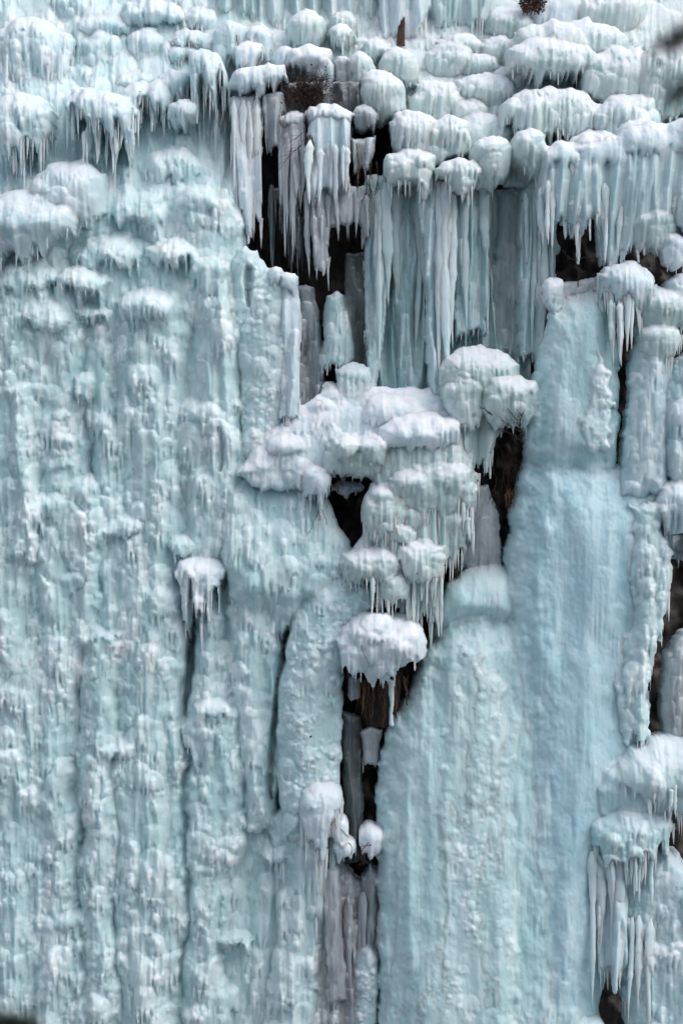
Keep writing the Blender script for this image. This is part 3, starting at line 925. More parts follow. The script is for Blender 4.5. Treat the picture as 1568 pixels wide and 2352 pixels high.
curtain('white knobbly curtain in the middle of the cave mouth', [(706, 320), (716, 280), (750, 262), (790, 270), (806, 300), (800, 380), (806, 440), (784, 462), (716, 478), (704, 420), (712, 380)], -.1, 'white', 'drape', fringe=36, icicles=8, il=(.2, .7), frost=-.05)
curtain('small grey drape among the roots', [(806, 325), (858, 320), (862, 380), (845, 420), (812, 428)], -.5, 'grey', fringe=34, icicles=5, frost=.2)
curtain('lilac-grey sheet over the black hollow', [(735, 430), (850, 420), (856, 560), (840, 580), (825, 540), (770, 545), (738, 560)], -.4, 'grey', 'sheet', fringe=40, icicles=8, frost=.3)
curtain('thick blunt icicle pair hanging in front of the black hollow', [(704, 420), (752, 430), (756, 640), (722, 652), (716, 580), (700, 540)], -.3, 'grey', fringe=40, icicles=3, frost=.25)
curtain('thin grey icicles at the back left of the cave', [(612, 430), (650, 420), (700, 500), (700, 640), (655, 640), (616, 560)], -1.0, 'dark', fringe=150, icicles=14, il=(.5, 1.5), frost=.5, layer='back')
ice('ice_pillar', 'ghostly frosted pillar standing inside the dark cave', 'ice pillar',
    [(742, 700), (748, 668), (772, 657), (795, 668), (800, 720), (812, 780), (822, 850), (800, 880), (732, 880), (720, 850), (738, 780)], -.9, 'column', 'hood', .55, 40, fringe=46, icicles=6, frost=.12, g=2, layer='back')
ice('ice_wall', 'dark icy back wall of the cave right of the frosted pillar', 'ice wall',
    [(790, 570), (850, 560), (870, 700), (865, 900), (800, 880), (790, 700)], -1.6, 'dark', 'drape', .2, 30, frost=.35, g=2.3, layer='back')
ice('ice_wall', 'dim purplish rock-ice between the near pillar and the frosted pillar', 'ice wall',
    [(676, 640), (720, 650), (738, 740), (745, 860), (735, 1000), (640, 1000), (660, 800)], -1.2, 'grey', 'column', .4, 40, frost=-.05, g=2.3, layer='back')
ice('ice_pillar', 'rough frosted pillar at the left side of the cave', 'ice pillar',
    [(528, 600), (545, 565), (590, 565), (612, 610), (650, 620), (684, 640), (690, 720), (684, 830), (668, 900), (648, 990), (640, 1040), (560, 1120), (552, 900), (535, 740)],
    -.05, 'wall', 'nodule', .6, 70, frost=.1, sm=.35, warp=12, amp=.8)
curtain('fluted strip of drips down the right side of the rough pillar', [(636, 640), (684, 650), (690, 760), (686, 900), (690, 985), (640, 992), (648, 800)], .25, 'white', fringe=30, icicles=6, frost=-.15, layer='main')
for lab, cx, top, rx, bot in (('upper white knob on the shoulder of the rough pillar', 633, 611, 17, 672), ('right white knob on the shoulder of the rough pillar', 664, 624, 21, 690)):
    dome(lab, cx, top, rx, bot, ry=16, p=.45, mat='white', style='hood', icicles=4, il=(.15, .4), fringe=20, name='ice_dome', cat='ice dome', group='ice knobs on the rough pillar')
K_ = 'tall icicle columns of the centre'
def col(label, poly, p, mat='column', bulge=.35, W=30, fringe=40, icicles=5, **kw):
    return ice('icicle_column', label, 'icicle column', poly, p - .95, mat, kw.pop('style', 'drape'), bulge, W, fringe=fringe, icicles=icicles, group=K_, layer='centre', warp=10, er=10, sm=.3, **kw)
col('slender pale column nearest the cave, reaching a fine point', [(836, 400), (902, 400), (896, 620), (890, 740), (874, 850), (866, 900), (858, 945), (846, 940), (842, 800), (838, 600)], .1, frost=.12)
col('dim fluted column behind and right of the slender pale column', [(890, 420), (950, 400), (1000, 420), (996, 700), (975, 930), (935, 960), (918, 900), (905, 720)], -.4, frost=.02)
col('tallest bright column in the centre, hanging from a dome', [(950, 400), (1010, 390), (1052, 400), (1050, 620), (1040, 800), (1030, 950), (990, 955), (980, 800), (982, 640), (965, 560)], .55, 'dome', frost=.1)
col('teal fluted column right of the tallest bright column', [(1036, 390), (1095, 380), (1134, 400), (1132, 620), (1122, 780), (1050, 810), (1040, 640)], .1, frost=.0)
col('dusky frosted pillar beside the narrow dark slot', [(1150, 440), (1180, 420), (1215, 420), (1218, 700), (1205, 850), (1134, 820), (1140, 620)], -.55, 'grey', style='sheet', frost=.2, W=40)
col('fluted curtain column left of the small right cave', [(1195, 440), (1225, 390), (1270, 420), (1290, 570), (1284, 640), (1262, 760), (1244, 850), (1200, 850), (1190, 640)], .15, 'column', frost=.12)
dome('frosty knob at the foot of the small right cave', 1270, 634, 28, 740, ry=26, p=.5, mat='white', style='hood', icicles=5, il=(.15, .5), name='ice_dome', cat='ice dome')
ice('ice_mound', 'grey snow floor of the small right cave', 'ice mound', [(1285, 645), (1330, 640), (1385, 625), (1385, 690), (1300, 720), (1275, 700)], -.2, 'grey', 'snow', .3, 30, g=2, frost=.2)

# ------------------------------------------------------------------ ledge and hoods of the middle
ice('ice_apron', 'white sloping ice apron under the central columns', 'ice apron',
    [(540, 1090), (600, 1000), (690, 930), (760, 880), (900, 885), (1010, 885), (1080, 930), (1090, 1060), (1000, 1150), (900, 1120), (840, 1100), (770, 1090), (690, 1125), (600, 1125)],
    .2, 'white', 'snow', .6, 90, lean=.3, icicles=8, il=(.1, .4), sm=.5)
ice('ice_apron', 'shaded bulging ice apron left of the black middle hollow', 'ice apron',
    [(510, 1120), (580, 1050), (680, 1060), (740, 1105), (770, 1190), (805, 1250), (830, 1300), (780, 1350), (720, 1430), (640, 1460), (540, 1420), (510, 1290)],
    .25, 'wall', 'cauli', .7, 90, lean=.30, fade=(1310, 1440, .9), yc=1180, amp=.8, ry=120, ts=.8, topk=1.6, icicles=14, il=(.12, .5), sm=.5, frost=-.05)
ice('ice_mound', 'body of pale ice that carries the bearded hoods of the centre', 'ice mound',
    [(880, 1010), (960, 990), (1060, 1010), (1092, 1080), (1090, 1200), (1060, 1290), (1020, 1330), (1000, 1400), (900, 1400), (800, 1330), (800, 1270), (830, 1230), (850, 1150), (860, 1080)],
    .55, 'olive', 'drape', .7, 60, fringe=40, sm=.3, frost=-.05)
N_ = 'small mounds on the central apron'
def mound(label, cx, top, rx, bot, p, mat='white', style='hood', icicles=5, **kw):
    kw.setdefault('il', (.12, .45)); kw.setdefault('sm', .35)
    rx *= 1.22
    return dome(label, cx, top, rx, bot + .15 * (bot - top), p=p - .05, mat=mat, style=style, icicles=icicles, name='ice_mound', cat='ice mound', group=kw.pop('group', N_), **kw)
mound('smooth round-topped mound at the foot of the slender column', 812, 824, 34, 955, -.3, 'column', fringe=26, frost=.15)
mound('icicle-legged mound left of the smooth round-topped mound', 736, 905, 30, 990, -.1, fringe=36, icicles=8)
mound('dark-hollowed little knob above the icicle-legged mound', 757, 868, 18, 915, -.5, 'grey', fringe=12, icicles=3)
mound('mound with a pointed crest under the dim fluted column', 890, 895, 52, 1000, .1, style='snow', icicles=8)
mound('low ridge mound at the left end of the apron', 655, 985, 44, 1060, .4, style='snow')
mound('white crusted hump in the middle above the wide hood', 965, 945, 80, 1060, .75, style='snow', icicles=8, ry=46)
B_ = 'boulder-like domes right of the central columns'
mound('largest snow-capped boulder dome beside the central columns', 1104, 790, 78, 935, .3, 'olive', ry=66, bulge=1.0, fringe=20, icicles=6, group=B_)
mound('left boulder dome below the largest one', 1066, 858, 42, 985, .8, 'olive', ry=48, bulge=.6, fringe=26, icicles=8, group=B_)
mound('right boulder dome overhanging the thorny dark gap', 1170, 856, 56, 985, .9, 'olive', ry=50, bulge=.8, fringe=18, icicles=5, group=B_)
curtain('ragged greenish drapery under the boulder domes', [(1040, 950), (1110, 940), (1180, 960), (1160, 1010), (1130, 1080), (1100, 1120), (1060, 1090), (1040, 1020)], .2, 'olive', fringe=60, icicles=18, il=(.2, .8))
H_ = 'hooded domes of the centre'
def hood(label, cx, top, rx, bot, p, **kw):
    kw.setdefault('mat', 'olive'); kw.setdefault('style', 'hood'); kw.setdefault('icicles', 14); kw.setdefault('il', (.25, .9))
    kw.setdefault('sm', .35); rx *= 1.10; bot += .06 * (bot - top)
    kw.setdefault('fringe', (bot - top) * .3)
    return dome(label, cx, top, rx, bot, p=p, name='ice_hood', cat='ice hood', group=H_, **kw)
hood('mushroom-like hood with a hollow underneath, left of centre', 818, 995, 66, 1108, .7, ry=48, bulge=.9, fringe=14, icicles=5, il=(.15, .4))
hood('white claw of ice drooping at the left of the mushroom hood', 726, 1068, 32, 1185, .9, ry=30, mat='white', fringe=60, icicles=10)
hood('widest hood with a full beard of icicles in the centre', 992, 1040, 104, 1225, .6, ry=84, bulge=1.2, fringe=80, icicles=44, il=(.3, 1.1))
hood('small ragged flaps of ice inside the middle hollow', 800, 1100, 38, 1160, -.4, mat='grey', ry=24, fringe=36, icicles=6, il=(.15, .5), frost=.2)
hood('cone-shaped hood below the widest hood', 880, 1100, 48, 1250, 1.0, ry=80, bulge=.9, fringe=50, icicles=14, il=(.2, .8))
hood('drooping hood right of the cone-shaped hood', 945, 1150, 40, 1260, .9, ry=40, fringe=40, icicles=8)
hood('bearded knob at the lower right of the widest hood', 1042, 1168, 38, 1290, .8, ry=34, fringe=60, icicles=12)
hood('knob wedged below the cone-shaped hood', 924, 1198, 30, 1265, 1.3, ry=28, fringe=14, icicles=4)
hood('left dome of the lower pair of hoods', 854, 1245, 68, 1360, 1.1, ry=52, bulge=.9, fringe=40, icicles=14)
hood('right dome of the lower pair of hoods', 966, 1225, 56, 1380, 1.2, ry=56, bulge=.9, fringe=60, icicles=16)
hood('narrow egg-shaped lobe between the lower pair of hoods', 908, 1308, 34, 1420, 1.5, ry=40, fringe=50, icicles=8)
curtain('icicle fringe over the slot below the lower hoods', [(880, 1340), (1010, 1330), (1015, 1420), (985, 1490), (950, 1460), (900, 1410)], .5, 'olive', fringe=70, icicles=18, il=(.3, 1.0))
hood('big cauliflower dome sitting above the brown stump', 876, 1402, 94, 1560, 1.4, ry=70, bulge=1.1, style='snow', mat='white', fringe=30, icicles=14, il=(.1, .45), amp=1.4)
def sublobe(x0, x1, top, bot, p, mat='olive', **kw):
    rx = (x1 - x0) / 2
    kw.setdefault('style', 'hood')
    dome('sublobe %d %d' % (x0, top), (x0 + x1) / 2, top, rx, bot, p=p, mat=mat, absorb=True, icicles=0, sm=.15, **kw)
sublobe(885, 985, 1072, 1165, 1.25); sublobe(980, 1082, 1058, 1165, 1.2); sublobe(1040, 1100, 1100, 1185, 1.05)
for a in ((796, 876, 1422, 1520), (846, 928, 1432, 1572), (902, 972, 1424, 1548), (822, 905, 1400, 1470), (782, 840, 1470, 1560)):
    sublobe(*a, p=1.95, mat='white')
for a in ((760, 830, 998, 1075), (820, 890, 1000, 1085), (845, 905, 1115, 1190), (930, 985, 1240, 1320), (820, 880, 1262, 1330), (975, 1025, 1262, 1345)):
    sublobe(*a, p=1.35)
ice('ice_mound', 'smooth grey icy ramp below the thorny dark gap', 'ice mound',
    [(1090, 1120), (1125, 1110), (1150, 1180), (1160, 1310), (1080, 1320), (1060, 1290), (1075, 1200)], -.2, 'grey', 'smooth', .4, 50, frost=.25)
ice('ice_mound', 'pale teal shoulder of ice right of the lower hoods', 'ice mound',
    [(985, 1490), (1000, 1400), (1030, 1345), (1080, 1305), (1130, 1292), (1190, 1310), (1210, 1420), (1190, 1520), (1060, 1540)], .2, 'aqua', 'smooth', .9, 80, fade=(1380, 1500, 1.3), sm=.5, topk=1.2, yc=1380, ry=80, ts=.9)

# ------------------------------------------------------------------ lower centre
ice('ice_column', 'knobbly light-teal column left of the stump hollow', 'ice column',
    [(690, 1370), (730, 1320), (790, 1308), (850, 1345), (868, 1390), (800, 1440), (788, 1540), (786, 1660), (782, 1800), (770, 1930), (650, 1930), (632, 1800), (634, 1600), (660, 1460)],
    .5, 'aqua', 'nodule', .85, 80, amp=1.0, frost=.05, sm=.4, warp=12)
ice('ice_wall', 'dripping ice skirt below the small capped dome', 'ice wall',
    [(620, 1880), (700, 1850), (780, 1880), (790, 2020), (740, 2160), (750, 2440), (590, 2440), (640, 2100)], .3, 'wall', 'rib', .6, 80, frost=.1, icicles=14, sm=.4, warp=14)
ice('ice_wall', 'grey stained drapery at the foot of the middle crack', 'ice wall',
    [(735, 1990), (780, 1975), (830, 2030), (870, 2000), (880, 2200), (870, 2440), (690, 2440), (720, 2200)], .1, 'grey', 'column', .5, 60, frost=.25, icicles=16, sm=.3, warp=12)
ice('ice_pillar', 'pale round-topped pillar at the bottom of the middle crack', 'ice pillar',
    dome_poly(842, 2168, 26, 40, 2440), .75, 'wall', 'nodule', .4, 26, frost=.12, g=2)
ice('ice_pillar', 'smooth lilac pillar left of the bottom crack', 'ice pillar',
    [(742, 1995), (765, 1975), (782, 2000), (788, 2150), (800, 2300), (760, 2300), (745, 2150)], .7, 'grey', 'sheet', .35, 24, frost=.4, g=2)
ice('ice_pillar', 'smooth lilac pillar right of the bottom crack', 'ice pillar',
    [(830, 2020), (850, 1990), (868, 2010), (866, 2120), (858, 2180), (836, 2180)], .45, 'grey', 'sheet', .3, 22, frost=.25, g=2)
hood('small snow-capped dome at the left of the black crack', 738, 1786, 48, 1990, 1.3, ry=50, bulge=.7, mat='white', style='hood', fringe=90, icicles=18, il=(.3, 1.2))
hood('snowy lump below the small snow-capped dome', 778, 1868, 20, 1950, 1.2, ry=20, mat='white', style='snow', fringe=14, icicles=2, il=(.1, .3))
hood('snowy lump with dark twigs under it at the crack', 790, 1918, 26, 1985, 1.1, ry=22, mat='white', style='snow', fringe=20, icicles=4, il=(.1, .4))
hood('snowy lump on the right lip of the black crack', 853, 1890, 28, 1965, 1.0, ry=24, mat='white', style='snow', fringe=20, icicles=4, il=(.1, .4))
ice('ice_column', 'dark clear ice column inside the black crack', 'ice column',
    [(782, 1640), (830, 1650), (834, 1900), (850, 1990), (790, 1990), (785, 1850)], -.3, 'dark', 'drape', .6, 34, frost=.25, g=2, layer='back')
ice('ice_slab', 'grey hanging ice slab in the stump hollow', 'ice slab',
    [(828, 1690), (850, 1672), (880, 1680), (872, 1770), (834, 1768)], .1, 'grey', 'sheet', .15, 20, fringe=8, icicles=4, il=(.2, .6), iw=(.02, .04), frost=.25, g=2, layer='cave')
ice('ice_slab', 'stained ice flap hanging left of the stump', 'ice slab',
    [(800, 1555), (830, 1560), (826, 1600), (806, 1614), (796, 1600)], .7, 'grey', 'sheet', .15, 16, frost=.3, g=2, layer='cave')

# ------------------------------------------------------------------ right flows
ice('ice_flow', 'bulging aqua flow right of the stump hollow', 'ice flow',
    [(1010, 1440), (1060, 1400), (1120, 1385), (1230, 1420), (1290, 1700), (1300, 2440), (872, 2440), (868, 2100), (860, 1900), (866, 1780), (884, 1690), (940, 1590), (975, 1500)],
    .4, 'aqua', 'smooth', 1.6, 165, frost=.02, lean=.09, topk=1.4, yc=1500, ry=115, ts=.8, sm=.5, warp=14)
ice('ice_crust', 'rough white frost crust down the bulging aqua flow', 'ice crust',
    [(1050, 1500), (1100, 1490), (1150, 1540), (1165, 1700), (1172, 2000), (1190, 2440), (930, 2440), (960, 2250), (1000, 2050), (985, 1850), (1025, 1700), (1040, 1600)],
    1.78, 'wall', 'nodule', .32, 70, lean=.09, edge=.2, er=24, warp=36, sm=.4, frost=.1, amp=.75)
ice('ice_flow', 'fluted aqua strip along the right side of the black crack', 'ice flow',
    [(880, 1860), (930, 1840), (965, 1870), (960, 2100), (950, 2440), (870, 2440), (866, 2100)], 1.0, 'aqua', 'drape', .6, 50, warp=14, amp=.5, sm=.4)
ice('ice_flow', 'great smooth blue flow, the largest ice on the right', 'ice flow',
    [(1190, 1110), (1215, 1050), (1290, 1030), (1380, 1040), (1450, 1080), (1545, 1110), (1548, 1260), (1532, 1400), (1500, 1480), (1492, 1600), (1486, 1720), (1475, 1850), (1445, 1980), (1420, 2150), (1380, 2290), (1355, 2440), (1165, 2440), (1168, 2000), (1162, 1600), (1160, 1350), (1168, 1220)],
    .35, 'blue', 'smooth', 1.7, 200, frost=-.02, lean=.035, topk=1.6, yc=1180, ry=150, ts=.15, sm=.6, warp=14)
ice('ice_flow', 'tall aqua pillar feeding the great blue flow', 'ice flow',
    [(1262, 722), (1300, 680), (1370, 660), (1412, 700), (1424, 800), (1424, 960), (1418, 1080), (1370, 1140), (1240, 1140), (1200, 1080), (1206, 960), (1228, 850)],
    .3, 'aqua', 'smooth', 1.35, 115, frost=.0, fade=(1000, 1140, .9), topk=1.0, yc=760, ry=95, ts=.6, sm=.5, warp=12)
ice('ice_crust', 'patchy white frost crust on the tall aqua pillar', 'ice crust',
    [(1360, 800), (1390, 830), (1400, 920), (1390, 1030), (1330, 1045), (1325, 960), (1345, 870)], 1.45, 'wall', 'nodule', .25, 30, edge=.2, er=16, warp=30, sm=.35, frost=.2, amp=.8)
ice('ice_flow', 'pale pillar right of the dark icicle slot', 'ice flow',
    [(1450, 800), (1480, 745), (1530, 740), (1545, 900), (1525, 1140), (1420, 1140), (1428, 1000), (1442, 900)], .9, 'dome', 'column', .7, 60, amp=.6, sm=.4, warp=10)
ice('ice_flow', 'white fluted pillar at the right edge below the lumps', 'ice flow',
    [(1515, 920), (1545, 830), (1600, 790), (1690, 780), (1690, 1160), (1545, 1150), (1520, 1060)], 1.0, 'dome', 'column', .8, 70, amp=.7, sm=.4, warp=10)
hood('white hood whose long icicles hang into the dark slot', 1434, 603, 60, 735, 1.0, ry=50, bulge=.9, mat='dome', fringe=50, icicles=22, il=(.4, 2.3), iw=(.05, .10))
hood('ringed lump cascade at the right edge, upper lump', 1525, 655, 62, 790, .8, ry=52, bulge=.8, mat='olive', fringe=30, icicles=8)
hood('ringed lump cascade at the right edge, lower lump', 1508, 740, 46, 850, 1.1, ry=40, bulge=.6, mat='olive', fringe=30, icicles=8)
hood('smooth white shoulder at the right edge between slots', 1590, 620, 60, 760, .5, ry=50, mat='white', style='snow', icicles=6)
hood('white mound with a fringe at the right edge, mid height', 1580, 1095, 76, 1275, 1.3, ry=70, bulge=.9, mat='dome', style='dome', fringe=60, icicles=18)
ice('ice_crust', 'white frosted drapery along the right side of the blue flow', 'ice crust',
    [(1440, 1160), (1500, 1150), (1538, 1280), (1530, 1400), (1520, 1460), (1496, 1500), (1482, 1640), (1480, 1740), (1420, 1720), (1400, 1560), (1440, 1400)],
    1.45, 'wall', 'column', .45, 60, edge=.2, er=20, warp=24, fringe=40, icicles=16, sm=.4, frost=.1)
ice('ice_column', 'grey-white column right of the tall black slit', 'ice column',
    [(1530, 1500), (1570, 1450), (1690, 1430), (1690, 1740), (1540, 1730), (1518, 1640)], .4, 'grey', 'column', .6, 60, frost=.45)
hood('dirty drooping hood above the dark gap at the right edge', 1588, 1230, 56, 1330, .2, ry=40, mat='grey', fringe=50, icicles=10)
hood('large white mound with a fringe, lower right edge', 1545, 1678, 128, 1885, 1.5, ry=95, bulge=1.2, mat='dome', style='snow', fringe=60, icicles=30, il=(.2, .9))
hood('smooth aqua mound left of the large white mound', 1432, 1720, 66, 1900, 1.6, ry=80, bulge=.6, mat='aqua', style='smooth', fringe=20, icicles=0)
hood('hanging teal hood above the lower right drapes', 1440, 1830, 86, 2060, 1.75, ry=70, bulge=.8, mat='aqua', style='dome', fringe=100, icicles=22, il=(.3, 1.2))
curtain('ragged white drape above the bottom right black hole', [(1350, 1940), (1432, 1960), (1434, 2100), (1425, 2310), (1370, 2330), (1358, 2200)], 1.6, 'dome', fringe=120, icicles=12, il=(.3, 1.1), bulge=.5, W=40)
ice('ice_column', 'broad ribbed column in the bottom right corner', 'ice column',
    [(1418, 2080), (1445, 1990), (1500, 1940), (1545, 1950), (1600, 2000), (1690, 2010), (1690, 2440), (1440, 2440), (1425, 2250)], 1.0, 'dome', 'rib', 1.0, 80, icicles=16, frost=.05, sm=.4, warp=12)
ice('ice_mound', 'small ice mound at the bottom edge left of the black hole', 'ice mound',
    dome_poly(1330, 2318, 62, 50, 2440), 1.7, 'wall', 'cauli', .6, 60, amp=.6)
ice('ice_apron', 'spreading ice apron at the bottom edge of the blue flow', 'ice apron',
    [(1080, 2270), (1160, 2240), (1240, 2255), (1330, 2290), (1360, 2440), (1020, 2440), (1040, 2330)], 1.3, 'aqua', 'column', .7, 70, warp=24, amp=.8, icicles=8, sm=.4)


# ------------------------------------------------------------------ humps and drip-lobes that belong to the left wall itself
def lobe(x0, x1, top, bot, p=.25, **kw):
    rx = (x1 - x0) / 2
    kw.setdefault('style', 'dome'); kw.setdefault('mat', 'wall')
    dome('lobe %d %d' % (x0, top), (x0 + x1) / 2, top, rx, bot, p=p, bulge=kw.pop('bulge', rx * S * .75), absorb=True, icicles=0, sm=.3, **kw)
def rib(x0, x1, y0, X0, X1, Y1, p=-.05, bulge=.7, **kw):
    c0, c1, w = (x0 + x1) / 2, (X0 + X1) / 2, (x1 - x0) / 2
    kw.setdefault('style', 'rib'); kw.setdefault('mat', 'wall')
    top = [(c0 + w * math.cos(a), y0 + w * .9 + w * .9 * math.sin(a)) for a in [math.pi + math.pi * k / 8 for k in range(9)]]
    ice('ice_wall', 'rib %d %d' % (x0, y0), 'ice wall', top + [(X1, Y1), (X0, Y1)], p, kw.pop('mat'), kw.pop('style'), bulge, max(w, (X1 - X0) / 2) * 1.05,
        absorb=True, sm=kw.pop('sm', .22), warp=kw.pop('warp', 14), er=14, yc=y0 + w * .9, ry=w * .9, ts=1.0, edge=.15, wander=34, leanback=y0 < 700, **kw)
for a in ((-60, 120, 600, -60, 90, 1560), (90, 190, 640, 70, 210, 1600), (195, 270, 760, 215, 290, 1480), (270, 420, 640, 270, 410, 1540), (395, 540, 890, 410, 520, 1340), (420, 545, 330, 470, 575, 1300),
          (-60, 140, 1450, -60, 90, 2440), (80, 170, 1120, 70, 190, 2440), (180, 300, 1425, 165, 260, 2440), (270, 425, 1300, 245, 428, 2440), (432, 560, 1590, 415, 520, 2440), (520, 650, 1300, 545, 640, 1920),
          (510, 690, 1880, 500, 690, 2440), (330, 440, 300, 320, 440, 720), (440, 510, 1330, 440, 540, 1760), (140, 240, 1080, 150, 230, 1500), (225, 365, 1170, 225, 355, 1560), (20, 90, 860, 10, 100, 1300), (330, 380, 1700, 320, 390, 2440), (100, 150, 1800, 90, 170, 2440)):
    rib(*a, p=-.30 + .2 * math.sin(a[0] * .7), bulge=.85 + .25 * math.sin(a[2] * .31))
for a in ((320, 470, 330, 470), (240, 390, 430, 570), (400, 510, 420, 570), (170, 330, 530, 660), (330, 460, 540, 670), (-20, 130, 590, 720), (120, 260, 600, 730), (430, 530, 580, 720), (260, 400, 655, 780), (40, 170, 690, 810)):
    lobe(*a, p=lean_back(a[2] + 50) + .30, bulge=.62, style='dome', fringe=.45 * (a[3] - a[2]), topk=.9)
# short shoulders where the flow steps out
for a in ((36, 140, 672, 800), (250, 392, 655, 750), (161, 258, 690, 760), (165, 216, 852, 960), (286, 344, 830, 930), (420, 530, 912, 1100), (115, 168, 935, 990), (106, 176, 985, 1050), (98, 174, 1040, 1100),
          (60, 168, 1124, 1290), (226, 336, 1176, 1280), (385, 448, 1228, 1330), (132, 204, 1305, 1430), (157, 311, 1430, 1500), (434, 536, 1598, 1690), (408, 510, 1640, 1800),
          (222, 284, 1700, 1765), (441, 497, 1978, 2090), (120, 198, 2085, 2200), (497, 588, 2140, 2210), (592, 660, 1945, 2020), (470, 550, 2260, 2380)):
    lobe(*a, p=.22 + .12 * math.sin(a[0]), bulge=.42, style='rib', fringe=.5 * (a[3] - a[2]))
dome('arched hood with two long icicles beside the dark groove, left wall', 460, 1272, 60, 1500, ry=48, p=.5, mat='white', style='dome', fringe=110, icicles=8, il=(.3, 1.1), bulge=.6)
# ------------------------------------------------------------------ grooves, then fused meshes
crack([(440, 1330, 3), (437, 1400, 7), (432, 1500, 10), (428, 1590, 10), (420, 1650, 3)], .7)
crack([(660, 1440, 3), (652, 1490, 7), (636, 1580, 5), (626, 1700, 8), (618, 1790, 8), (622, 1840, 3)], .6)
crack([(572, 618, 9), (568, 650, 12), (572, 700, 5)], .5)
crack([(506, 985, 4), (510, 1020, 9), (505, 1080, 4)], .35)
ice('ice_pillar', 'thin white ice post in front of the rotten stump', 'ice pillar', [(890, 1560), (906, 1562), (905, 1610), (900, 1640), (904, 1668), (892, 1666), (893, 1620)], 1.0, 'white', 'sheet', .12, 8, edge=.08, er=5, warp=4, layer='cave')
flush('main', 1.1)
flush('centre', .6)
flush('cave', .4)
flush('back', .4)

rr_ = random.Random(4)
def bundle(label, spans, n, w, p, seed):
    rr = random.Random(seed)
    it = []
    for _ in range(n):
        x0, x1, t, b0, b1 = spans[rr.randrange(len(spans))]
        it.append((rr.uniform(x0, x1), t + rr.uniform(-12, 12), rr.uniform(b0, b1), rr.uniform(*w), p + rr.uniform(-.25, .25)))
    long_icicles(label, it, seed)
bundle('slender pale column nearest the cave, reaching a fine point', [(842, 892, 430, 700, 930)], 4, (11, 20), -.45, 1)
bundle('dim fluted column behind and right of the slender pale column', [(900, 980, 430, 650, 960)], 5, (11, 20), -.95, 2)
bundle('tallest bright column in the centre, hanging from a dome', [(962, 1040, 420, 620, 950), (990, 1026, 410, 900, 955)], 7, (12, 27), -.05, 3)
bundle('teal fluted column right of the tallest bright column', [(1046, 1128, 410, 560, 800)], 6, (9, 19), -.45, 4)
bundle('fluted curtain column left of the small right cave', [(1196, 1270, 440, 640, 850)], 6, (9, 17), -.35, 5)
bundle('grey curtain with three long points left of the hanging roots', [(640, 704, 330, 460, 625)], 8, (5, 10), -.45, 6)
bundle('thick blunt icicle pair hanging in front of the black hollow', [(702, 756, 430, 520, 650)], 5, (6, 11), -.35, 7)
bundle('long pale drape hanging below the white ledge, left of the cave', [(530, 600, 240, 400, 590)], 9, (6, 11), -.55, 8)
bundle('thin grey icicles at the back left of the cave', [(612, 700, 430, 500, 640)], 8, (4, 8), -1.0, 9)
bundle('big snow-covered ledge with a long toothed curtain, right edge', [(1290, 1368, 430, 500, 566), (1380, 1470, 420, 560, 640), (1240, 1290, 420, 520, 600), (1470, 1568, 420, 500, 600)], 20, (8, 15), .85, 10)
bundle('lilac-grey sheet over the black hollow', [(745, 850, 440, 500, 580)], 8, (5, 9), -.5, 12)
bundle('white knobbly curtain in the middle of the cave mouth', [(708, 800, 330, 430, 490)], 8, (6, 11), .05, 13)
bundle('ragged white drape above the bottom right black hole', [(1358, 1430, 1960, 2150, 2330)], 6, (9, 16), 2.0, 14)
bundle('broad ribbed column in the bottom right corner', [(1440, 1568, 2100, 2250, 2352)], 10, (7, 13), 1.9, 15)
bundle('grey stained drapery at the foot of the middle crack', [(740, 868, 2060, 2150, 2352)], 10, (6, 11), .65, 16)
bundle('dripping ice skirt below the small capped dome', [(690, 780, 1900, 2000, 2200)], 9, (6, 11), .85, 17)
bundle('white hood whose long icicles hang into the dark slot', [(1395, 1450, 690, 790, 880)], 7, (5, 9), 1.7, 18)
bundle('widest hood with a full beard of icicles in the centre', [(900, 1092, 1150, 1190, 1290), (1010, 1080, 1190, 1230, 1300)], 26, (3.5, 7), 1.35, 21)
bundle('cone-shaped hood below the widest hood', [(838, 925, 1190, 1225, 1275)], 9, (3.5, 6), 1.6, 22)
bundle('right dome of the lower pair of hoods', [(930, 1015, 1320, 1380, 1490)], 12, (3.5, 7), 1.6, 23)
bundle('left dome of the lower pair of hoods', [(850, 910, 1320, 1370, 1440)], 8, (3.5, 7), 1.7, 24)
bundle('dome with the longest fang-like icicles in the upper left', [(190, 320, 290, 340, 440)], 12, (4, 8), -.05, 25)
bundle('tall curtained ice dome at the top left corner', [(10, 165, 120, 190, 270)], 14, (4, 9), -3.0, 26)
bundle('ice dome below the top left corner dome, cut by the left edge', [(5, 125, 300, 370, 440)], 12, (4, 9), -.7, 27)
bundle('large white mound with a fringe, lower right edge', [(1490, 1568, 1800, 1840, 1900)], 8, (4, 7), 2.5, 30)
bundle('hanging teal hood above the lower right drapes', [(1380, 1500, 1960, 2010, 2080)], 9, (5, 9), 2.2, 31)

def surf(x, y):
    i, j = int(round((x - GX0) / G)), int(round((y - GY0) / G))
    return max(float(L_['Hout'][min(max(j, 0), NY - 1), min(max(i, 0), NX - 1)]) for L_ in LAYERS.values())


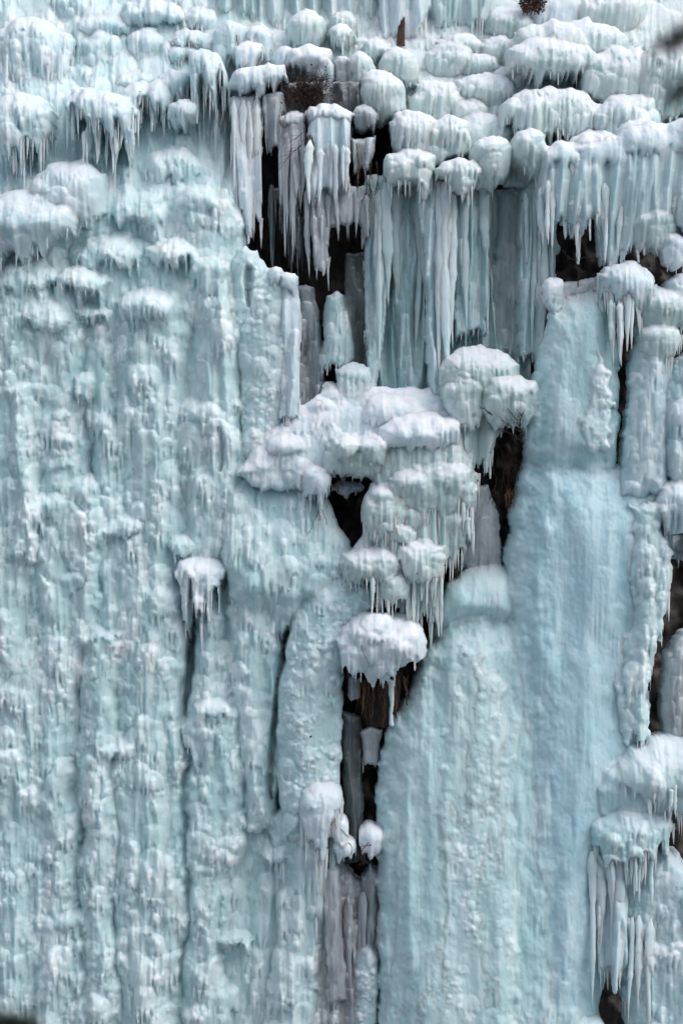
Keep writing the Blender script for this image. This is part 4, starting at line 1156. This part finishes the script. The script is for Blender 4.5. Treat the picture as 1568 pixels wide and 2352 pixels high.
# ------------------------------------------------------------------ wood, twigs, straw
def tube(pts, r0, r1, n=5):
    V, F = [], []
    pts = [Vector(p) for p in pts]
    m = len(pts)
    for i, p in enumerate(pts):
        t = (pts[min(i + 1, m - 1)] - pts[max(i - 1, 0)])
        t = t.normalized() if t.length > 1e-9 else Vector((0, 0, 1))
        a = t.cross(Vector((0.31, 0.87, 0.21)))
        a = a.normalized() if a.length > 1e-6 else Vector((1, 0, 0))
        b = t.cross(a)
        r = r0 + (r1 - r0) * i / (m - 1)
        for k in range(n):
            an = 2 * math.pi * k / n
            V.append(p + a * r * math.cos(an) + b * r * math.sin(an))
    for i in range(m - 1):
        for k in range(n):
            F.append((i * n + k, i * n + (k + 1) % n, (i + 1) * n + (k + 1) % n, (i + 1) * n + k))
    V.append(pts[0]); V.append(pts[-1])
    for k in range(n):
        F.append((len(V) - 2, (k + 1) % n, k, k))
        F.append((len(V) - 1, (m - 1) * n + k, (m - 1) * n + (k + 1) % n, (m - 1) * n + (k + 1) % n))
    return V, F

def poly_obj(name, VF, mat, base, parent=None):
    V, F = [], []
    for v, f in VF:
        o = len(V)
        V += [tuple(Vector(p) - base) for p in v]
        F += [tuple(dict.fromkeys(i + o for i in q)) for q in f]
    me = bpy.data.meshes.new(name)
    me.from_pydata(V, [], F)
    me.materials.append(mat)
    for pg in me.polygons:
        pg.use_smooth = True
    o = bpy.data.objects.new(name, me)
    if parent is None:
        o.location = base
    return link(o, parent)

def wig(pts, rng, sub=4, amt=.03):
    out = []
    for a, b in zip(pts[:-1], pts[1:]):
        a, b = Vector(a), Vector(b)
        for i in range(sub):
            p = a.lerp(b, i / sub)
            if out:
                p = p + Vector((rng.uniform(-1, 1), rng.uniform(-1, 1), rng.uniform(-1, 1))) * amt
            out.append(p)
    out.append(Vector(pts[-1]))
    return out

def twigs(name, label, cat, stems, mat, r=.018, side=3, seed=1, group=None, lift=.06, droop=0.0, slen=.35, pdef=None):
    """stems: list of polylines in layout units; each becomes a stem part with thin side shoots"""
    rng = random.Random(seed)
    base = None
    root = bpy.data.objects.new(name, None)
    root.empty_display_size = .2
    link(root)
    for st in stems:
        pz = pdef if pdef is not None else max(surf(*st[0][:2]), surf(*st[-1][:2])) + lift
        P = [wpos(x[0], x[1], x[2] if len(x) > 2 else pz) for x in st]
        if base is None:
            base = P[0].copy()
            root.location = base
        P = wig(P, rng, 4, r * .9)
        L = sum((P[i + 1] - P[i]).length for i in range(len(P) - 1))
        VF = [tube(P, r, r * .35)]
        for _ in range(side):
            i = rng.randrange(1, len(P) - 1)
            d = (P[i + 1] - P[i]).normalized()
            q = (d + Vector((rng.uniform(-.9, .9), rng.uniform(-.6, .3), rng.uniform(-.7, .7) - droop))).normalized()
            l = L * slen * rng.uniform(.4, 1.1)
            pp = wig([P[i], P[i] + q * l * .5, P[i] + q * l + Vector((0, 0, -droop * l * .5))], rng, 3, r * .7)
            VF.append(tube(pp, r * .55, r * .2, 4))
            if rng.random() < .6:
                j = len(pp) // 2
                q2 = (q + Vector((rng.uniform(-.8, .8), rng.uniform(-.3, .3), rng.uniform(-.8, .8)))).normalized()
                VF.append(tube(wig([pp[j], pp[j] + q2 * l * .45], rng, 3, r * .5), r * .35, r * .15, 4))
        poly_obj('stem', VF, M[mat], base, root)
    tag(root, label, cat, group)
    return root

def leaves(parent, base, pts, rng, size, mat):
    V, F = [], []
    for p in pts:
        s_ = size * rng.uniform(.6, 1.3)
        a = Vector((rng.uniform(-1, 1), rng.uniform(-1, 1), rng.uniform(-1, .4))).normalized()
        b = a.cross(Vector((rng.uniform(-1, 1), rng.uniform(-1, 1), rng.uniform(-1, 1)))).normalized()
        o = len(V)
        for u, v in ((0, 0), (.45, .4), (1, 0), (.45, -.4)):
            V.append(tuple(Vector(p) + a * u * s_ + b * v * s_ - base))
        F.append((o, o + 1, o + 2, o + 3))
    me = bpy.data.meshes.new('leaves')
    me.from_pydata(V, [], F)
    me.materials.append(M[mat])
    o = link(bpy.data.objects.new('leaves', me), parent)
    o['kind'] = 'stuff'
    return o

def stump_mesh(x, top, bot, p, r0, r1, seed, jag=.12, n=18, m=12):
    rng = random.Random(seed)
    V, F = [], []
    ph = [rng.uniform(0, 6.28) for _ in range(6)]
    tops = [rng.uniform(-jag, jag) for _ in range(n)]
    for j in range(m):
        t = j / (m - 1)
        c = wpos(x[0] + (x[1] - x[0]) * t, bot + (top - bot) * t, p)
        for k in range(n):
            a = 2 * math.pi * k / n
            r = (r0 + (r1 - r0) * t) * (1 + .13 * math.sin(5 * a + ph[0]) + .08 * math.sin(9 * a + ph[1] + 2 * t) + .05 * rng.uniform(-1, 1))
            V.append(c + Vector((r * math.cos(a), r * math.sin(a), tops[k] * t ** 3)))
    for j in range(m - 1):
        for k in range(n):
            F.append((j * n + k, j * n + (k + 1) % n, (j + 1) * n + (k + 1) % n, (j + 1) * n + k))
    V.append(wpos(x[1], top, p) - Vector((0, 0, .12)))
    for k in range(n):
        F.append(((m - 1) * n + k, (m - 1) * n + (k + 1) % n, len(V) - 1, len(V) - 1))
    return V, F

def straw_tuft(name, label, cat, x0, x1, top, bot, n, seed, mat='straw', p=None, spread=.5, r=.006):
    rng = random.Random(seed)
    base = wpos((x0 + x1) / 2, bot, p)
    VF = []
    for _ in range(n):
        x = rng.uniform(x0, x1)
        t = top + rng.uniform(0, .25) * (bot - top)
        b = bot - rng.uniform(0, .75) * (bot - top)
        dx = rng.uniform(-spread, spread) * 12
        pz = p + rng.uniform(-.15, .15)
        P = [wpos(x, t, pz - .1), wpos(x + dx * .3, (t + b) / 2, pz + .05), wpos(x + dx, b, pz + rng.uniform(-.05, .1))]
        VF.append(tube(wig(P, rng, 4, .03), r, r * .3, 3))
    o = poly_obj(name, VF, M[mat], base)
    tag(o, label, cat)
    return o

# broken trunk stub frozen into the top curtain
pz = max(surf(922, 70), surf(915, 90)) + .06
stub = poly_obj('tree_stub', [stump_mesh((919, 922), 44, 106, pz, .12, .085, 4, .10)], M['bark'], wpos(919, 106, pz))
tag(stub, 'broken brown trunk stub frozen in the curtain at the top', 'tree stub')

# black sticks caught in the ice arms
ST = 'black sticks caught in the ice arms'
twigs('stick', 'black stick poking out of the leftmost ice arm', 'stick', [[(543, 80), (549, 116)]], 'twig', .016, 1, 3, ST)
twigs('stick', 'forked black stick under the white dome beside the shrub', 'stick', [[(539, 156), (543, 194)], [(533, 186), (545, 193)]], 'twig', .016, 1, 4, ST)
twigs('stick', 'slanting russet stick in the arm above the drape ledge', 'stick', [[(599, 130), (586, 162)]], 'redtwig', .016, 1, 5, ST)
twigs('stick', 'short dark stick under the snow-topped ledge', 'stick', [[(586, 216), (579, 252)]], 'twig', .014, 1, 6, ST, lift=.1)

# shrub with dead leaves under its snow caps
rng = random.Random(11)
sp_ = -.85
stems = []
for _ in range(26):
    x, y = rng.uniform(655, 765), rng.uniform(165, 215)
    a = rng.uniform(-1, 1)
    stems.append([(705 + rng.uniform(-14, 14), 236, sp_ - .1), ((x + 705) / 2 + rng.uniform(-8, 8), (y + 236) / 2, sp_ + .1), (x + rng.uniform(-10, 10), y, sp_ + rng.uniform(-.2, .35))])
sh = twigs('shrub', 'dark leafy shrub crushed under snow caps at the cave top', 'shrub', stems, 'twig', .016, 7, 8, slen=.5)
lv = [wpos(rng.gauss(702, 30), rng.gauss(212, 22), sp_ + rng.uniform(-.4, .3)) for _ in range(1000)]
leaves(sh, sh.location.copy(), lv, rng, .075, 'leaf')

R_ = 'rootlets hanging over the upper cave'
twigs('rootlet', 'russet twigs fanning out left of the knobbly curtain', 'rootlet',
      [[(702, 318), (680, 345), (652, 372)], [(703, 300), (672, 322), (648, 335)], [(704, 325), (668, 352), (640, 392)], [(690, 298), (693, 330), (700, 342)]], 'redtwig', .010, 5, 21, R_, pdef=.25)
twigs('rootlet', 'brown roots hanging beside the knobbly curtain', 'rootlet',
      [[(708, 312), (704, 360), (712, 392)], [(716, 314), (722, 350), (716, 380)], [(712, 310), (712, 345), (706, 370)]], 'bark', .022, 5, 22, R_, pdef=.15, droop=.6)
twigs('rootlet', 'bunch of brown roots hanging in the black gap right of the curtain', 'rootlet',
      [[(818, 330), (826, 400), (820, 440)], [(838, 350), (842, 420), (838, 462)], [(852, 372), (848, 420), (856, 458)], [(864, 372), (868, 410), (862, 440)], [(880, 430), (884, 470), (878, 486)]],
      'bark', .018, 6, 23, R_, pdef=-.35, droop=.7)
twigs('rootlet', 'fine red shoots over the drape left of the cave', 'rootlet', [[(652, 250), (656, 280), (648, 306)], [(645, 245), (640, 270), (646, 290)]], 'redtwig', .008, 4, 24, R_, droop=.5)

twigs('thorn_bush', 'bare black thorn bush sticking out below the right boulder dome', 'bush',
      [[(1200, 995, 1.2), (1186, 965, 1.6), (1164, 938, 1.8)], [(1200, 1000, 1.2), (1184, 985, 1.6), (1150, 966, 1.8)], [(1196, 1010, 1.2), (1192, 975, 1.7), (1196, 950, 1.8)], [(1202, 1020, 1.2), (1180, 1000, 1.5), (1150, 990, 1.6)], [(1130, 954, 1.9), (1112, 940, 1.9), (1098, 932, 1.9)]],
      'twig', .018, 6, 31, slen=.4)
twigs('thorn_bush', 'tangle of dark twigs deep in the gap beside the blue flow', 'bush',
      [[(1140, 1010, -.2), (1160, 1060, 0), (1150, 1130, .1)], [(1180, 1020, -.2), (1165, 1090, 0), (1170, 1160, .1)], [(1150, 1020, -.2), (1180, 1050, 0), (1190, 1110, 0)], [(1120, 1050, -.2), (1140, 1100, 0), (1130, 1160, 0)]],
      'bark', .02, 6, 32, slen=.4, droop=.3)
twigs('twig', 'dark twigs in the hollow under the mushroom hood', 'twig', [[(762, 1068, 1.2), (772, 1100, 1.25), (790, 1118, 1.1)], [(768, 1110, 1.0), (790, 1098, 1.2), (815, 1092, 1.0)], [(775, 1130, .9), (784, 1100, 1.1), (800, 1085, 1.1)]], 'twig', .014, 5, 33)
twigs('twig', 'thin twigs dangling from the tip of the white claw', 'twig', [[(733, 1172), (722, 1195), (709, 1228)], [(734, 1176), (732, 1200), (728, 1240)], [(738, 1170), (746, 1190), (752, 1206)]], 'redtwig', .010, 4, 34, droop=.5, lift=.35)
twigs('twig', 'single curved twig on the cauliflower dome', 'twig', [[(829, 1472), (830, 1494), (842, 1514), (850, 1536)]], 'twig', .011, 1, 35, lift=.05, pdef=surf(838, 1500) + .12)
twigs('twig', 'black branch in the small right cave', 'twig', [[(1326, 660, .5), (1330, 610, .6), (1322, 560, .6), (1318, 535, .5)], [(1328, 600, .6), (1306, 592, .7), (1290, 575, .7)], [(1330, 596, .6), (1345, 590, .7), (1364, 596, .7)]], 'twig', .02, 4, 36)
twigs('twig', 'dark twigs under the snowy lump at the crack', 'twig', [[(783, 1905, 1.9), (794, 1918, 1.95), (800, 1924, 1.9)], [(800, 1935, 1.8), (808, 1945, 1.9), (806, 1965, 1.9)]], 'twig', .014, 3, 37)
twigs('twig', 'russet twigs on the right lip of the black crack', 'twig', [[(846, 1935, 1.6), (834, 1950, 1.7), (826, 1962, 1.7)], [(852, 1940, 1.6), (838, 1944, 1.75), (826, 1936, 1.7)], [(836, 1985, 1.3), (830, 1975, 1.5), (842, 1960, 1.6)]], 'redtwig', .014, 4, 38)
twigs('twig', 'small dark twig frozen to the rough pillar', 'twig', [[(564, 664), (570, 668), (578, 664)], [(570, 668), (569, 690)]], 'twig', .012, 2, 39, lift=.3)

# rotten stump and straw below the cauliflower dome
stm = bpy.data.objects.new('tree_stump', None)
b0 = wpos(872, 1680, .6)
stm.location = b0
link(stm)
poly_obj('trunk', [stump_mesh((876, 872), 1530, 1668, -.15, .40, .62, 9, .1, 22, 14)], M['twig'], b0, stm)
for q, (x0, y0_, x1, y1_, pp) in enumerate(((836, 1560, 830, 1640, .95), (905, 1560, 908, 1650, 1.0), (925, 1555, 935, 1620, 1.0), (858, 1560, 852, 1650, 1.0), (884, 1560, 880, 1672, 1.05))):
    rr = random.Random(60 + q)
    poly_obj('root', [tube(wig([wpos(x0, y0_, pp - .1), wpos((x0 + x1) / 2 + 3, (y0_ + y1_) / 2, pp), wpos(x1, y1_, pp)], rr, 4, .03), .05, .02, 6)], M['bark'], b0, stm)
tag(stm, 'rotten dark brown stump with roots under the cauliflower dome', 'tree stump')
straw_tuft('grass_tuft', 'dry brown grass hanging at the left of the stump', 'grass', 818, 850, 1548, 1690, 16, 41, p=1.15, r=.006, spread=1.2)
straw_tuft('grass_tuft', 'dry brown grass hanging at the right of the stump', 'grass', 866, 942, 1545, 1660, 20, 42, p=1.1, r=.006, spread=1.2)
straw_tuft('grass_tuft', 'wisp of straw caught below the small snow-capped dome', 'grass', 762, 770, 1876, 1924, 14, 43, p=2.0, spread=.25)
straw_tuft('grass_tuft', 'orange-brown grass in the gap against the blue flow', 'grass', 1158, 1182, 1120, 1185, 26, 44, p=.3, r=.007)

def leaf_bit(label, x, y, sz, seed):
    rr = random.Random(seed)
    c = wpos(x, y, surf(x, y) + .03)
    V = [(math.cos(a) * sz * (1 if k % 2 else .6), -.01 * (k % 3), math.sin(a) * sz * .7 + rr.uniform(-.2, .2) * sz) for k, a in enumerate([i * math.pi / 4 for i in range(8)])]
    V.append((0, -.035, 0))
    me = bpy.data.meshes.new('dead_leaf')
    me.from_pydata(V, [], [(k, (k + 1) % 8, 8) for k in range(8)])
    me.materials.append(M['leaf'])
    o = bpy.data.objects.new('dead_leaf', me)
    o.location = c
    tag(link(o), label, 'leaf')
leaf_bit('tiny dark dead leaf stuck on the knobbly light-teal column', 714, 1692, .045, 1)
leaf_bit('tiny dark leaf on the apron above the cauliflower dome', 662, 1357, .035, 2)
leaf_bit('dark leaf speck on the lobe between the lower hoods', 957, 1317, .035, 3)

# dark undergrowth showing in the gap at the top edge
rng = random.Random(15)
bz = surf(1222, 14) + .25
ug = twigs('undergrowth', 'dark brown undergrowth in the gap at the top edge', 'bush',
           [[(1200 + 9 * k, 34, bz), (1204 + 9 * k, 10, bz), (1198 + 11 * k, -24, bz - .1)] for k in range(5)], 'redtwig', .02, 6, 51)
leaves(ug, ug.location.copy(), [wpos(rng.uniform(1196, 1250), rng.uniform(-30, 26), bz + rng.uniform(-.3, .1)) for _ in range(900)], rng, .10, 'leaf')

# conifer boughs close to the camera, far out of focus
def bough(name, label, pts, dist, n, seed, nl=.05):
    rng = random.Random(seed)
    p = DIST - dist
    P = [wpos(x, y, p + dz) for x, y, dz in pts]
    base = P[0]
    root = bpy.data.objects.new(name, None)
    root.location = base
    link(root)
    P = wig(P, rng, 5, .004)
    poly_obj('stem', [tube(P, .006, .002, 5)], M['twig'], base, root)
    V, F = [], []
    for _ in range(n):
        c = P[rng.randrange(len(P))] + Vector((rng.gauss(0, .006), rng.gauss(0, .01), rng.gauss(0, .006)))
        d = Vector((rng.uniform(-1, 1), rng.uniform(-1, 1), rng.uniform(-1, .6))).normalized()
        sd_ = d.cross(Vector((rng.uniform(-1, 1), rng.uniform(-1, 1), 1))).normalized() * .0012
        L = nl * rng.uniform(.4, 1)
        o = len(V)
        V += [tuple(c + sd_ - base), tuple(c - sd_ - base), tuple(c + d * L - base)]
        F.append((o, o + 1, o + 2))
    me = bpy.data.meshes.new('needles')
    me.from_pydata(V, [], F)
    me.materials.append(M['needle'])
    nd2 = link(bpy.data.objects.new('needles', me), root)
    nd2['kind'] = 'stuff'
    tag(root, label, 'branch')
bough('conifer_branch', 'blurred dark branch close by in the top right corner', [(1640, 20, 0), (1590, 60, .05), (1550, 90, .05), (1515, 105, .1)], 3.2, 420, 71, .028)
bough('conifer_branch', 'lower blurred branch close by at the right edge', [(1650, 150, 0), (1600, 180, .05), (1565, 205, .05), (1535, 225, .05)], 3.2, 320, 72, .028)
bough('conifer_branch', 'blurred dark green foliage close by in the bottom left corner', [(-70, 2400, 0), (-30, 2372, 0), (15, 2352, .05), (70, 2350, .05)], 3.2, 1600, 73, .032)

print('triangles', TRI[0], 'icicles', ICE_N[0])
